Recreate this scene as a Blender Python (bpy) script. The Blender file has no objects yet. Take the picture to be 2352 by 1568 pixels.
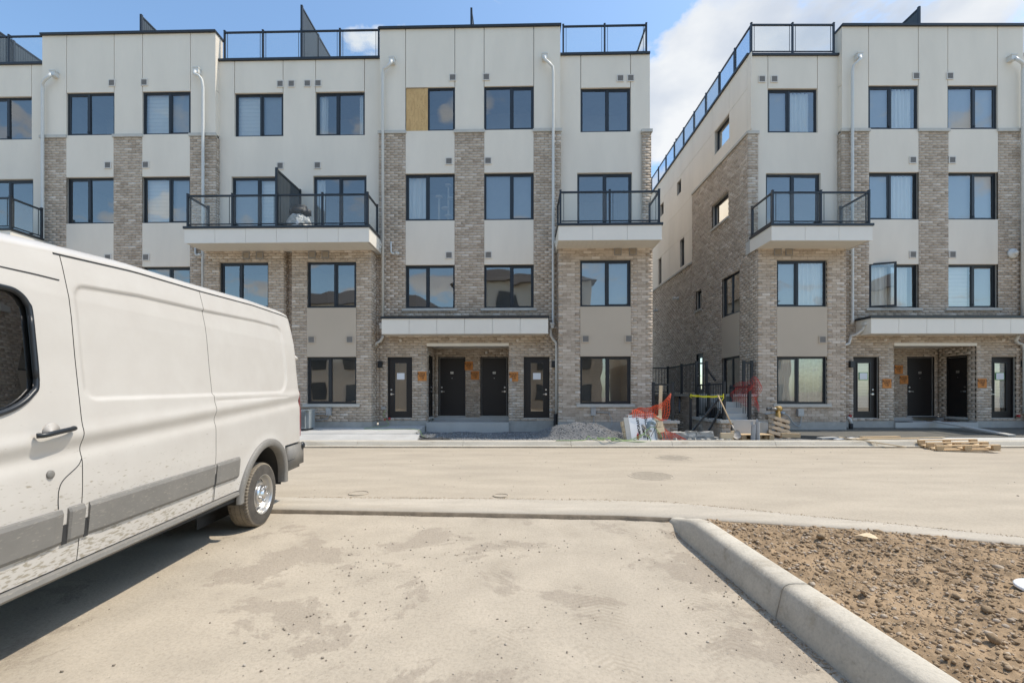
import bpy, bmesh, math, random
import numpy as np
from mathutils import Vector, Matrix, noise
R = math.radians
rnd = random.Random(7)
sc = bpy.context.scene
col = sc.collection
# ------------------------------------------------------------------ camera
cd = bpy.data.cameras.new('camera'); cam = bpy.data.objects.new('camera', cd); col.objects.link(cam)
cam.location = (0, 0, 1.45); cam.rotation_euler = (R(90), 0, 0)
cd.sensor_width = 36; cd.lens = 16.0; cd.shift_y = 0.0514; cd.clip_end = 2000; cd.clip_start = 0.05
sc.camera = cam
# ------------------------------------------------------------------ sun and sky
SUN = Vector((0.58, 0.075, 1.0)).normalized()
sd = bpy.data.lights.new('sun', 'SUN'); so = bpy.data.objects.new('sun', sd); col.objects.link(so)
sd.energy = 2.55; sd.angle = R(0.6); sd.color = (1.0, 0.91, 0.78)
so.rotation_euler = SUN.to_track_quat('Z', 'Y').to_euler(); so.location = (10, 5, 30)
SKY_STRENGTH = 0.15
sc.view_settings.view_transform = 'Standard'; sc.view_settings.look = 'None'
sc.view_settings.gamma = 1.0; sc.view_settings.exposure = 0.76; sc.view_settings.use_curve_mapping = False
w = bpy.data.worlds.new('World'); sc.world = w; w.use_nodes = True
nt = w.node_tree; nt.nodes.clear()
def N(nt, t, **k):
    n = nt.nodes.new(t)
    for a, b in k.items():
        if a == 'i':
            for kk, vv in b.items(): n.inputs[kk].default_value = vv
        else: setattr(n, a, b)
    return n
def L(nt, a, b): nt.links.new(a, b)
def ramp(nt, pts, fac=None):
    n = nt.nodes.new('ShaderNodeValToRGB'); e = n.color_ramp.elements
    while len(e) > 1: e.remove(e[-1])
    e[0].position = pts[0][0]; c = pts[0][1]; e[0].color = c if len(c) == 4 else (*c, 1)
    for p, c in pts[1:]:
        q = e.new(p); q.color = c if len(c) == 4 else (*c, 1)
    if fac is not None: nt.links.new(fac, n.inputs[0])
    return n
sky = N(nt, 'ShaderNodeTexSky', sky_type='NISHITA', sun_disc=False, sun_elevation=math.asin(SUN.z),
        sun_rotation=math.atan2(SUN.x, SUN.y), altitude=100, air_density=1.0, dust_density=1.0, ozone_density=1.5)
tc = N(nt, 'ShaderNodeTexCoord')
sep = N(nt, 'ShaderNodeSeparateXYZ'); L(nt, tc.outputs['Generated'], sep.inputs[0])
# clouds lie on a flat layer: project the view direction on to a plane above
zc = N(nt, 'ShaderNodeMath', operation='MAXIMUM', i={1: 0.03}); L(nt, sep.outputs['Z'], zc.inputs[0])
za = N(nt, 'ShaderNodeMath', operation='ADD', i={1: 0.18}); L(nt, zc.outputs[0], za.inputs[0])
dx = N(nt, 'ShaderNodeMath', operation='DIVIDE'); L(nt, sep.outputs['X'], dx.inputs[0]); L(nt, za.outputs[0], dx.inputs[1])
dy = N(nt, 'ShaderNodeMath', operation='DIVIDE'); L(nt, sep.outputs['Y'], dy.inputs[0]); L(nt, za.outputs[0], dy.inputs[1])
cmb = N(nt, 'ShaderNodeCombineXYZ', i={2: 0.35}); L(nt, dx.outputs[0], cmb.inputs[0]); L(nt, dy.outputs[0], cmb.inputs[1])
n1 = N(nt, 'ShaderNodeTexNoise', i={'Scale': 3.7, 'Detail': 12.0, 'Roughness': 0.6, 'Distortion': 0.1}); L(nt, cmb.outputs[0], n1.inputs['Vector'])
# a large bank of cloud stands in one part of the sky (broad soft patch), thinner elsewhere
def lobe(d, sharp, amt):
    dv = Vector(d).normalized()
    dp = N(nt, 'ShaderNodeVectorMath', operation='DOT_PRODUCT'); L(nt, tc.outputs['Generated'], dp.inputs[0]); dp.inputs[1].default_value = dv
    mr = N(nt, 'ShaderNodeMapRange', interpolation_type='SMOOTHSTEP', i={1: math.cos(R(sharp)), 2: 1.0, 3: 0.0, 4: amt}); L(nt, dp.outputs['Value'], mr.inputs[0])
    return mr.outputs[0]
def direc(px, py): return ((px - 1176) / 1045, 1.0, (905 - py) / 1045)
am = N(nt, 'ShaderNodeMath', operation='MULTIPLY_ADD', i={1: 1.9, 2: -.45}); L(nt, n1.outputs['Fac'], am.inputs[0]); acc = am.outputs[0]
for (px, py, a, amt) in [(1690, 100, 8, .20), (1540, 215, 8, .40), (1840, 90, 8, .24), (1550, 370, 8, .30), (560, 60, 4, .12), (850, 108, 3, .14), (2160, 15, 5, .24),
                         (2340, 10, 5, .22), (250, 20, 9, -.2), (1200, 30, 9, -.2), (1480, 50, 6, -.25)]:
    ad = N(nt, 'ShaderNodeMath', operation='ADD'); L(nt, acc, ad.inputs[0]); L(nt, lobe(direc(px, py), a, amt), ad.inputs[1]); acc = ad.outputs[0]
mask = ramp(nt, [(0.60, (0, 0, 0)), (0.66, (.4, .4, .4)), (0.74, (.85, .85, .85)), (.86, (1, 1, 1))], acc)
shade = N(nt, 'ShaderNodeTexNoise', i={'Scale': 2.3, 'Detail': 6.0, 'Roughness': 0.5}); L(nt, cmb.outputs[0], shade.inputs['Vector'])
cc = ramp(nt, [(0.40, (2.2, 2.5, 3.0)), (0.58, (3.6, 3.7, 3.8))], shade.outputs['Fac'])
hs = N(nt, 'ShaderNodeMix', data_type='RGBA', blend_type='MULTIPLY', i={0: 1.0}); L(nt, sky.outputs[0], hs.inputs[6]); hs.inputs[7].default_value = (.90, 1.0, 1.0, 1)
mx = N(nt, 'ShaderNodeMix', data_type='RGBA'); L(nt, mask.outputs[0], mx.inputs[0]); L(nt, hs.outputs[2], mx.inputs[6]); L(nt, cc.outputs[0], mx.inputs[7])
bg = N(nt, 'ShaderNodeBackground', i={1: SKY_STRENGTH}); L(nt, mx.outputs[2], bg.inputs[0])
wo = N(nt, 'ShaderNodeOutputWorld'); L(nt, bg.outputs[0], wo.inputs[0])
# ------------------------------------------------------------------ materials
def newmat(name):
    m = bpy.data.materials.new(name); m.use_nodes = True
    nt = m.node_tree; b = nt.nodes['Principled BSDF']
    return m, nt, b
def pmat(name, c, rough=.6, metal=0, var=.12, scale=6, bump=.0, bscale=60, spec=.5, stretch=None, c2=None, coat=0):
    """plain surface with soft colour variation and fine relief"""
    m, nt, b = newmat(name)
    tc = N(nt, 'ShaderNodeTexCoord'); mp = N(nt, 'ShaderNodeMapping'); L(nt, tc.outputs['Object'], mp.inputs[0])
    if stretch: mp.inputs['Scale'].default_value = stretch
    n = N(nt, 'ShaderNodeTexNoise', i={'Scale': scale, 'Detail': 6.0, 'Roughness': .6}); L(nt, mp.outputs[0], n.inputs['Vector'])
    lo = tuple(x * (1 - var) for x in c); hi = tuple(min(1, x * (1 + var)) for x in (c2 or c))
    r = ramp(nt, [(.3, lo), (.7, hi)], n.outputs['Fac']); L(nt, r.outputs[0], b.inputs['Base Color'])
    b.inputs['Roughness'].default_value = rough; b.inputs['Metallic'].default_value = metal
    b.inputs['Specular IOR Level'].default_value = spec
    if coat: b.inputs['Coat Weight'].default_value = coat; b.inputs['Coat Roughness'].default_value = .08
    if bump:
        n2 = N(nt, 'ShaderNodeTexNoise', i={'Scale': bscale, 'Detail': 5.0}); L(nt, mp.outputs[0], n2.inputs['Vector'])
        bp = N(nt, 'ShaderNodeBump', i={'Strength': bump, 'Distance': .01}); L(nt, n2.outputs['Fac'], bp.inputs['Height']); L(nt, bp.outputs[0], b.inputs['Normal'])
    return m
M = {}
M['stucco'] = pmat('stucco', (.765, .695, .59), .9, var=.05, scale=1.1, stretch=(1, 1, .3), bump=.25, bscale=180)
M['stucco_beige'] = pmat('stucco_beige', (.52, .44, .345), .9, var=.035, scale=.7, bump=.25, bscale=180)
M['fascia'] = pmat('white_fascia', (.80, .75, .66), .5, var=.02, scale=2)
M['soffit'] = pmat('soffit', (.70, .66, .58), .6, var=.02)
M['black'] = pmat('black_aluminium', (.018, .022, .027), .38, var=.15, scale=8)
M['black_matte'] = pmat('black_door_paint', (.014, .0115, .0105), .5, var=.1, scale=3)
M['white_metal'] = pmat('white_aluminium', (.62, .62, .59), .4, var=.03)
M['vent'] = pmat('vent_plastic', (.66, .62, .56), .5, var=.05)
M['vent_dark'] = pmat('vent_louvre', (.27, .26, .245), .6, var=.05)
M['stone'] = pmat('precast_stone', (.52, .50, .45), .85, var=.08, scale=5, bump=.2)
M['concrete'] = pmat('foundation_concrete', (.40, .385, .35), .9, var=.14, scale=3, bump=.35, bscale=40)
M['slab'] = pmat('slab_concrete', (.50, .485, .45), .9, var=.07, scale=1.6, bump=.15, bscale=90)
M['wet'] = pmat('wet_concrete', (.115, .11, .095), .55, var=.12, scale=2, bump=.1)
M['mortar'] = pmat('mortar', (.42, .35, .27), .95, var=.12, scale=3)
M['room'] = pmat('room_paint', (.30, .30, .29), .9, var=.05)
M['blind_light'] = pmat('blind_light', (.88, .88, .86), .8, var=.02)
M['blind_dark'] = pmat('blind_band', (.78, .79, .79), .8, var=.02)
M['shade'] = pmat('grey_shade', (.36, .39, .42), .8, var=.03)
M['curtain'] = pmat('curtain', (.84, .84, .81), .9, var=.05, stretch=(6, 6, .4))
M['lace'] = pmat('lace_curtain', (.55, .58, .52), .95, var=.25, scale=9)
M['paper'] = pmat('paper', (.8, .82, .84), .7, var=.02)
M['green'] = pmat('green_tape', (.12, .35, .12), .6)
M['chrome'] = pmat('chrome', (.62, .62, .62), .3, metal=1, var=.03)
M['screen'] = pmat('privacy_screen', (.045, .055, .062), .45, var=.08)
M['plate'] = pmat('number_plate', (.75, .73, .66), .5)
M['ink'] = pmat('black_ink', (.02, .015, .01), .7)
M['osb'] = None
M['pine'] = pmat('pine', (.56, .40, .23), .8, var=.22, scale=5, stretch=(1, 14, 14), bump=.2)
M['pine_pale'] = pmat('pale_pine', (.66, .52, .34), .8, var=.15, scale=5, stretch=(1, 14, 14), bump=.2)
M['old_wood'] = pmat('weathered_wood', (.30, .235, .165), .85, var=.3, scale=6, stretch=(1, 12, 12), bump=.3)
M['grey_board'] = pmat('grey_board', (.45, .44, .41), .8, var=.1, stretch=(1, 10, 10), bump=.2)
M['orange'] = pmat('orange_netting', (.75, .09, .025), .55, var=.1)
M['red_net'] = pmat('red_netting', (.45, .035, .025), .55, var=.1)
M['board'] = pmat('orange_board', (.56, .22, .055), .75, var=.12, scale=9)
M['yellow'] = pmat('yellow_tape', (.80, .72, .03), .5, var=.05)
M['brass'] = pmat('yellow_pipe', (.42, .26, .07), .5, var=.2, scale=9)
M['greypipe'] = pmat('grey_pipe', (.33, .34, .35), .45, var=.08)
M['ac'] = pmat('ac_metal', (.27, .30, .31), .5, var=.06)
M['ac_dark'] = pmat('ac_dark', (.05, .055, .06), .6)
M['galv'] = pmat('galvanised', (.40, .42, .43), .45, metal=.4, var=.12, scale=20)
M['hose'] = pmat('green_hose', (.24, .36, .13), .5, var=.1)
M['rubber'] = pmat('black_rubber', (.03, .03, .032), .7)
M['tarp'] = pmat('dark_sheeting', (.055, .055, .055), .5, var=.4, scale=20, bump=.6)
M['blue_grey'] = pmat('blue_grey_fitting', (.20, .26, .30), .5, var=.25, scale=18)
M['steel_worn'] = pmat('worn_steel', (.36, .33, .29), .5, metal=.3, var=.3, scale=14)
M['brown'] = pmat('brown_mat', (.16, .09, .05), .95, var=.2)
M['red'] = pmat('red_paint', (.45, .03, .03), .5)
M['cast_iron'] = pmat('dusty_iron', (.40, .345, .27), .85, var=.2, scale=14, bump=.2)
M['cast_dark'] = pmat('iron_recess', (.17, .14, .11), .9, var=.2)
M['roofing'] = pmat('roofing', (.12, .12, .12), .9)
M['shingle'] = pmat('shingle', (.10, .09, .085), .95, var=.3, scale=12)
M['dirt_shade'] = pmat('dirty_shaded_concrete', (.24, .20, .15), .95, var=.3, scale=7, bump=.4)  # dirt colour with the shade of the small drop faces painted in
M['bbq_cover'] = pmat('barbecue_cover', (.035, .035, .038), .6, var=.2)
M['silver_tarp'] = pmat('silver_tarpaulin', (.42, .44, .45), .45, var=.25, scale=9, bump=.8, bscale=14)
M['plush'] = pmat('beige_plush', (.62, .55, .44), .95, var=.1)
M['plastic_white'] = pmat('white_plastic', (.86, .86, .85), .4, var=.02)

def plywood():
    m, nt, b = newmat('plywood'); tc = N(nt, 'ShaderNodeTexCoord')
    mp = N(nt, 'ShaderNodeMapping'); mp.inputs['Scale'].default_value = (2, 2, .5); L(nt, tc.outputs['Object'], mp.inputs[0])
    n = N(nt, 'ShaderNodeTexNoise', i={'Scale': 5.0, 'Detail': 8.0, 'Distortion': 1.2}); L(nt, mp.outputs[0], n.inputs['Vector'])
    r = ramp(nt, [(.3, (.50, .31, .13)), (.7, (.66, .44, .20))], n.outputs['Fac'])
    v = N(nt, 'ShaderNodeTexVoronoi', i={'Scale': 13.0}); L(nt, tc.outputs['Object'], v.inputs['Vector'])
    kr = ramp(nt, [(.10, (0, 0, 0)), (.17, (1, 1, 1))], v.outputs['Distance'])
    mx = N(nt, 'ShaderNodeMix', data_type='RGBA'); L(nt, kr.outputs[0], mx.inputs[0]); mx.inputs[6].default_value = (.26, .12, .04, 1); L(nt, r.outputs[0], mx.inputs[7])
    L(nt, mx.outputs[2], b.inputs['Base Color']); b.inputs['Roughness'].default_value = .8
    return m
M['osb'] = plywood()

def brickmat():
    m, nt, b = newmat('brick_clay')
    g = N(nt, 'ShaderNodeNewGeometry'); oi = N(nt, 'ShaderNodeObjectInfo')
    ad = N(nt, 'ShaderNodeMath', operation='ADD'); L(nt, g.outputs['Random Per Island'], ad.inputs[0]); L(nt, oi.outputs['Random'], ad.inputs[1])
    fr = N(nt, 'ShaderNodeMath', operation='FRACT'); L(nt, ad.outputs[0], fr.inputs[0])
    base = ramp(nt, [(0, (.47, .385, .30)), (.3, (.52, .43, .34)), (.55, (.545, .455, .36)), (.8, (.57, .475, .38)), (.93, (.62, .53, .435)), (1, (.68, .60, .51))], fr.outputs[0])
    # darker flashed patches on the faces
    mp = N(nt, 'ShaderNodeMapping'); mp.inputs['Scale'].default_value = (1, 1, 1.6); L(nt, g.outputs['Position'], mp.inputs[0])
    n = N(nt, 'ShaderNodeTexNoise', i={'Scale': 7.0, 'Detail': 3.0, 'Roughness': .6}); L(nt, mp.outputs[0], n.inputs['Vector'])
    cr = N(nt, 'ShaderNodeMath', operation='MULTIPLY_ADD', i={1: .22, 2: -.11}); L(nt, fr.outputs[0], cr.inputs[0])
    s = N(nt, 'ShaderNodeMath', operation='ADD'); L(nt, n.outputs['Fac'], s.inputs[0]); L(nt, cr.outputs[0], s.inputs[1])
    dr = ramp(nt, [(.34, (.78, .76, .745)), (.48, (1, 1, 1))], s.outputs[0])
    mu = N(nt, 'ShaderNodeMix', data_type='RGBA', blend_type='MULTIPLY', i={0: .85}); L(nt, base.outputs[0], mu.inputs[6]); L(nt, dr.outputs[0], mu.inputs[7])
    n2 = N(nt, 'ShaderNodeTexNoise', i={'Scale': 130.0, 'Detail': 3.0}); L(nt, g.outputs['Position'], n2.inputs['Vector'])
    gr = ramp(nt, [(.35, (.86, .86, .86)), (.65, (1.12, 1.12, 1.12))], n2.outputs['Fac'])
    m2 = N(nt, 'ShaderNodeMix', data_type='RGBA', blend_type='MULTIPLY', i={0: 1.0}); L(nt, mu.outputs[2], m2.inputs[6]); L(nt, gr.outputs[0], m2.inputs[7])
    L(nt, m2.outputs[2], b.inputs['Base Color']); b.inputs['Roughness'].default_value = .92
    bp = N(nt, 'ShaderNodeBump', i={'Strength': .4, 'Distance': .004}); L(nt, n2.outputs['Fac'], bp.inputs['Height']); L(nt, bp.outputs[0], b.inputs['Normal'])
    return m
M['brick'] = brickmat()

def glassmat(name, base, tint, gloss=(1, 1, 1), wav=.02, body=None, ior=1.5):
    m = bpy.data.materials.new(name); m.use_nodes = True; nt = m.node_tree; nt.nodes.clear()
    tr = N(nt, 'ShaderNodeBsdfTransparent', i={0: (*tint, 1)}); gl = N(nt, 'ShaderNodeBsdfGlossy', i={0: (*gloss, 1), 1: .015})
    fz = N(nt, 'ShaderNodeFresnel', i={0: ior}); ad = N(nt, 'ShaderNodeMath', operation='ADD', use_clamp=True, i={1: base}); L(nt, fz.outputs[0], ad.inputs[0])
    mx = N(nt, 'ShaderNodeMixShader'); L(nt, ad.outputs[0], mx.inputs[0]); L(nt, tr.outputs[0], mx.inputs[1]); L(nt, gl.outputs[0], mx.inputs[2])
    out = mx.outputs[0]
    if body:
        df = N(nt, 'ShaderNodeBsdfDiffuse', i={0: (*body[1], 1)}); m2 = N(nt, 'ShaderNodeMixShader', i={0: body[0]}); L(nt, out, m2.inputs[1]); L(nt, df.outputs[0], m2.inputs[2]); out = m2.outputs[0]
    if wav:
        g = N(nt, 'ShaderNodeNewGeometry'); n = N(nt, 'ShaderNodeTexNoise', i={'Scale': 1.3, 'Detail': 1.0}); L(nt, g.outputs['Position'], n.inputs['Vector'])
        bp = N(nt, 'ShaderNodeBump', i={'Strength': 1.0, 'Distance': wav}); L(nt, n.outputs['Fac'], bp.inputs['Height']); L(nt, bp.outputs[0], gl.inputs['Normal'])
    o = N(nt, 'ShaderNodeOutputMaterial'); L(nt, out, o.inputs[0])
    return m
M['glass'] = glassmat('window_glass', .21, (.93, .95, .94), (1.0, .98, .93), wav=.0035)
M['rail_glass'] = glassmat('railing_glass', .0, (.93, .95, .945), wav=0, body=(.07, (.66, .68, .66)), ior=1.18)
M['frosted'] = glassmat('frosted_glass', .04, (.75, .80, .82), wav=0, body=(.42, (.62, .64, .63)), ior=1.18)
M['auto_glass'] = glassmat('tinted_glass', .24, (.50, .57, .52), wav=0)

# ------------------------------------------------------------------ mesh helpers
class MB:
    def __init__(s): s.v = []; s.f = []; s.m = []; s.mi = 0
    def add(s, vs, fs):
        o = len(s.v); s.v += [tuple(p) for p in vs]; s.f += [tuple(i + o for i in f) for f in fs]; s.m += [s.mi] * len(fs); return s
    def box(s, x0, x1, y0, y1, z0, z1, mat=None):
        vs = [(x0, y0, z0), (x1, y0, z0), (x1, y1, z0), (x0, y1, z0), (x0, y0, z1), (x1, y0, z1), (x1, y1, z1), (x0, y1, z1)]
        if mat is not None: vs = [mat @ Vector(p) for p in vs]
        return s.add(vs, [(0, 3, 2, 1), (4, 5, 6, 7), (0, 1, 5, 4), (1, 2, 6, 5), (2, 3, 7, 6), (3, 0, 4, 7)])
    def quad(s, *p): return s.add(p, [tuple(range(len(p)))])
    def bar(s, a, b, w, h=None, up=(0, 0, 1)):
        a = Vector(a); b = Vector(b); h = h or w; d = (b - a).normalized(); u = Vector(up)
        if abs(d.dot(u)) > .99: u = Vector((0, 1, 0))
        sx = d.cross(u).normalized(); sz = sx.cross(d).normalized()
        vs = [p + sx * (i * w / 2) + sz * (j * h / 2) for p in (a, b) for i, j in ((-1, -1), (1, -1), (1, 1), (-1, 1))]
        return s.add(vs, [(0, 1, 2, 3), (7, 6, 5, 4), (0, 4, 5, 1), (1, 5, 6, 2), (2, 6, 7, 3), (3, 7, 4, 0)])
    def tube(s, pts, r, n=10, closed=False, rect=None, smooth=0):
        P = [Vector(p) for p in pts]
        if smooth:
            Q = []
            for i in range(len(P) - 1):
                p0 = P[max(0, i - 1)]; p1 = P[i]; p2 = P[i + 1]; p3 = P[min(len(P) - 1, i + 2)]
                for k in range(smooth):
                    t = k / smooth
                    Q.append(.5 * ((2 * p1) + (p2 - p0) * t + (2 * p0 - 5 * p1 + 4 * p2 - p3) * t * t + (3 * p1 - p0 - 3 * p2 + p3) * t ** 3))
            Q.append(P[-1]); P = Q
        vs = []; prev = None
        for i, p in enumerate(P):
            d = (P[min(i + 1, len(P) - 1)] - P[max(i - 1, 0)]).normalized()
            if prev is None:
                u = Vector((1, 0, 0)) if abs(d.x) < .9 else Vector((0, 1, 0))
                u = (u - d * u.dot(d)).normalized()
            else: u = (prev - d * prev.dot(d)).normalized()
            prev = u; v = d.cross(u); rr = r[i] if isinstance(r, (list, tuple)) else r
            for k in range(n):
                a = 2 * math.pi * (k + .5) / n
                cx, cy = math.cos(a) * rr, math.sin(a) * rr
                vs.append(p + u * cx + v * cy)
        m = len(P); fs = [(i * n + k, i * n + (k + 1) % n, (i + 1) * n + (k + 1) % n, (i + 1) * n + k) for i in range(m - 1) for k in range(n)]
        fs += [tuple(range(n - 1, -1, -1)), tuple((m - 1) * n + k for k in range(n))]
        return s.add(vs, fs)
    def lathe(s, prof, n=32, mat=None, caps=True):
        """profile (radius, height) round the local z axis"""
        vs = []
        for r_, h in prof:
            for k in range(n):
                a = 2 * math.pi * k / n; p = Vector((r_ * math.cos(a), r_ * math.sin(a), h)); vs.append(mat @ p if mat is not None else p)
        fs = [(i * n + k, i * n + (k + 1) % n, (i + 1) * n + (k + 1) % n, (i + 1) * n + k) for i in range(len(prof) - 1) for k in range(n)]
        if caps: fs += [tuple(range(n - 1, -1, -1)), tuple((len(prof) - 1) * n + k for k in range(n))]
        return s.add(vs, fs)
    def mesh(s, name, mats, smooth=False):
        me = bpy.data.meshes.new(name); me.from_pydata(s.v, [], s.f)
        for m in (mats if isinstance(mats, (list, tuple)) else [mats]): me.materials.append(m)
        if any(s.m): me.polygons.foreach_set('material_index', s.m)
        if smooth: me.polygons.foreach_set('use_smooth', [True] * len(me.polygons))
        me.update(); return me
    def obj(s, name, mats, parent=None, smooth=False, **k):
        return link(name, s.mesh(name, mats, smooth), parent, **k)
def link(name, me, parent=None, loc=None, rot=None, **props):
    o = bpy.data.objects.new(name, me); col.objects.link(o)
    if parent is not None: o.parent = parent
    if loc is not None: o.location = loc
    if rot is not None: o.rotation_euler = rot
    for k, v in props.items(): o[k] = v
    return o
def thing(name, label, cat, loc=(0, 0, 0), rot=(0, 0, 0), group=None):
    o = link(name, None, None, loc, rot, label=label, category=cat)
    if group: o['group'] = group
    return o
def tag(o, label, cat, group=None):
    o['label'] = label; o['category'] = cat
    if group: o['group'] = group
    return o
def copy_tree(o, parent=None):
    c = o.copy(); col.objects.link(c)
    if parent is not None: c.parent = parent
    for ch in list(o.children): copy_tree(ch, c)
    return c
def array_mesh(name, V, F, mats, smooth=False):
    me = bpy.data.meshes.new(name); V = np.asarray(V, np.float32); F = np.asarray(F, np.int32)
    me.vertices.add(len(V)); me.vertices.foreach_set('co', V.ravel())
    k = F.shape[1]; me.loops.add(F.size); me.loops.foreach_set('vertex_index', F.ravel())
    me.polygons.add(len(F)); me.polygons.foreach_set('loop_start', np.arange(0, F.size, k, dtype=np.int32)); me.polygons.foreach_set('loop_total', np.full(len(F), k, np.int32))
    for m in (mats if isinstance(mats, (list, tuple)) else [mats]): me.materials.append(m)
    me.update(calc_edges=True)
    if smooth: me.polygons.foreach_set('use_smooth', np.ones(len(F), bool))
    me.validate(); return me
def text_mesh(body, size, align='CENTER', spacing=1.0, bold=0.0, line=1.0):
    cu = bpy.data.curves.new('lettering', 'FONT'); cu.body = body; cu.size = size; cu.align_x = align; cu.align_y = 'CENTER'
    cu.space_character = spacing; cu.offset = bold; cu.space_line = line; cu.extrude = .001
    o = bpy.data.objects.new('lettering', cu); col.objects.link(o)
    bpy.context.view_layer.update()
    me = bpy.data.meshes.new_from_object(o.evaluated_get(bpy.context.evaluated_depsgraph_get()))
    bpy.data.objects.remove(o); return me

# ------------------------------------------------------------------ wall helpers
class Frame:
    """a vertical wall plane: u runs along it, n points out of it, d is measured inwards"""
    def __init__(s, ox, oy, ux, uy, nx, ny): s.o = (ox, oy); s.u = (ux, uy); s.n = (nx, ny); s.flip = (ux * ny - uy * nx) > 0
    def p(s, u, d, z): return (s.o[0] + s.u[0] * u - s.n[0] * d, s.o[1] + s.u[1] * u - s.n[1] * d, z)
def front(y): return Frame(0, y, 1, 0, 0, -1)
def facing_left(x): return Frame(x, 0, 0, 1, -1, 0)
def facing_right(x): return Frame(x, 0, 0, 1, 1, 0)
BF = [(0, 3, 2, 1), (4, 5, 6, 7), (0, 1, 5, 4), (1, 2, 6, 5), (2, 3, 7, 6), (3, 0, 4, 7)]
def fbox(mb, F, u0, u1, z0, z1, d0, d1):
    vs = [F.p(u, d, z) for z in (z0, z1) for (u, d) in ((u0, d0), (u1, d0), (u1, d1), (u0, d1))]
    mb.add(vs, [tuple(reversed(f)) for f in BF] if F.flip else BF)
def cells(u0, u1, z0, z1, holes):
    us = sorted({u0, u1, *[min(max(h[k], u0), u1) for h in holes for k in (0, 1)]})
    zs = sorted({z0, z1, *[min(max(h[k], z0), z1) for h in holes for k in (2, 3)]})
    out = []
    for b in range(len(zs) - 1):
        run = None
        for a in range(len(us) - 1):
            cu = (us[a] + us[a + 1]) / 2; cz = (zs[b] + zs[b + 1]) / 2
            solid = not any(h[0] < cu < h[1] and h[2] < cz < h[3] for h in holes)
            if solid: run = [run[0] if run else us[a], us[a + 1]]
            if (not solid or a == len(us) - 2) and run: out.append((run[0], run[1], zs[b], zs[b + 1])); run = None
    return out
BL, BH, GAP = .257, .080, .011
def wloc(parent_M, p): return parent_M @ Vector(p)
class Bricks:
    def __init__(s, root, n_single=300): s.root = root; s.list = []; s.mort = MB(); s.n = n_single
    def region(s, F, u0, u1, z0, z1, holes=(), corner0=0, corner1=0, phase=0.0):
        for c in cells(u0 + .012, u1 - .012, z0, z1, holes): fbox(s.mort, F, *c, .011, .06)
        pitch = BL + GAP; ch = BH + GAP
        k0 = int(math.floor(z0 / ch)); k1 = int(math.ceil(z1 / ch))
        for k in range(k0, k1):
            a = max(k * ch + GAP / 2, z0); b = min((k + 1) * ch - GAP / 2, z1)
            if b - a < .02: continue
            mid = (a + b) / 2
            iv = [(u0, u1)]
            for h in holes:
                if h[2] < mid < h[3]:
                    nv = []
                    for p, q in iv:
                        if h[1] <= p or h[0] >= q: nv.append((p, q)); continue
                        if h[0] > p: nv.append((p, h[0]))
                        if h[1] < q: nv.append((h[1], q))
                    iv = nv
            off = phase + (pitch / 2 if k % 2 else 0)
            for p, q in iv:
                # bond is set out from the left edge of the whole wall
                j = math.floor((p - u0 - off) / pitch)
                while True:
                    s0 = u0 + off + j * pitch; s1 = s0 + BL; j += 1
                    if s0 > q: break
                    x0 = max(s0, p); x1 = min(s1, q)
                    if x1 - x0 < .03: continue
                    s.list.append((F, x0, x1, a, b, rnd.uniform(0, .0035)))
    def build(s, camvis=lambda w, px, py: True):
        s.mort.obj('mortar', M['mortar'], s.root)
        bpy.context.view_layer.update(); MW = s.root.matrix_world.copy()
        sc_ = []
        for i, (F, x0, x1, a, b, j) in enumerate(s.list):
            w_ = MW @ Vector(F.p((x0 + x1) / 2, 0, (a + b) / 2)); px = 1176 + 1045 * w_.x / w_.y; py = 905 - 1045 * (w_.z - 1.45) / w_.y
            nn = (MW.to_3x3() @ Vector((F.n[0], F.n[1], 0))); cs = max(0, -(nn.dot(w_ - Vector((0, 0, 1.45)))) / (w_ - Vector((0, 0, 1.45))).length)
            area = (x1 - x0) * (b - a) * cs / w_.y ** 2
            if not (0 < px < 2352 and 0 < py < 1568) or not camvis(w_, px, py): area = 0
            sc_.append((area if (x1 - x0) > .25 and (b - a) > .075 else 0, i))
        sc_.sort(reverse=True); single = {i for ar, i in sc_[:s.n] if ar > 0}
        full = None; V = []; Fc = []
        quads = np.array(BF)
        for i, (F, x0, x1, a, b, j) in enumerate(s.list):
            if i in single:
                if full is None:
                    mb = MB(); mb.box(-BL / 2, BL / 2, 0, .055, -BH / 2, BH / 2); full = mb.mesh('brick', M['brick'])
                o = link('brick', full, s.root, F.p((x0 + x1) / 2, -j, (a + b) / 2), (0, 0, math.atan2(F.n[0], -F.n[1])))
                o.scale = ((x1 - x0) / BL, 1, (b - a) / BH)
            else:
                o_ = len(V); V += [F.p(u, d, z) for z in (a, b) for (u, d) in ((x0, -j), (x1, -j), (x1, .055), (x0, .055))]
                Fc.append((quads[:, ::-1] if F.flip else quads) + o_)
        if V: link('brickwork', array_mesh('brickwork', V, np.concatenate(Fc), M['brick']), s.root, kind='stuff')
        print('bricks', len(s.list), 'single', len(single))

def panel_grid(root, F, us, zs, holes=(), d0=.03, d1=.06, mat='stucco', name='stucco_panel', gap=.022):
    for i in range(len(us) - 1):
        for k in range(len(zs) - 1):
            cu = (us[i] + us[i + 1]) / 2; cz = (zs[k] + zs[k + 1]) / 2
            if any(h[0] < cu < h[1] and h[2] < cz < h[3] for h in holes): continue
            mb = MB(); g = gap / 2
            fbox(mb, F, us[i] + (g if i else 0), us[i + 1] - (g if i < len(us) - 2 else 0), zs[k] + (g if k else 0), zs[k + 1] - (g if k < len(zs) - 2 else 0), d0, d1)
            mb.obj(name, M[mat], root)

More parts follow.
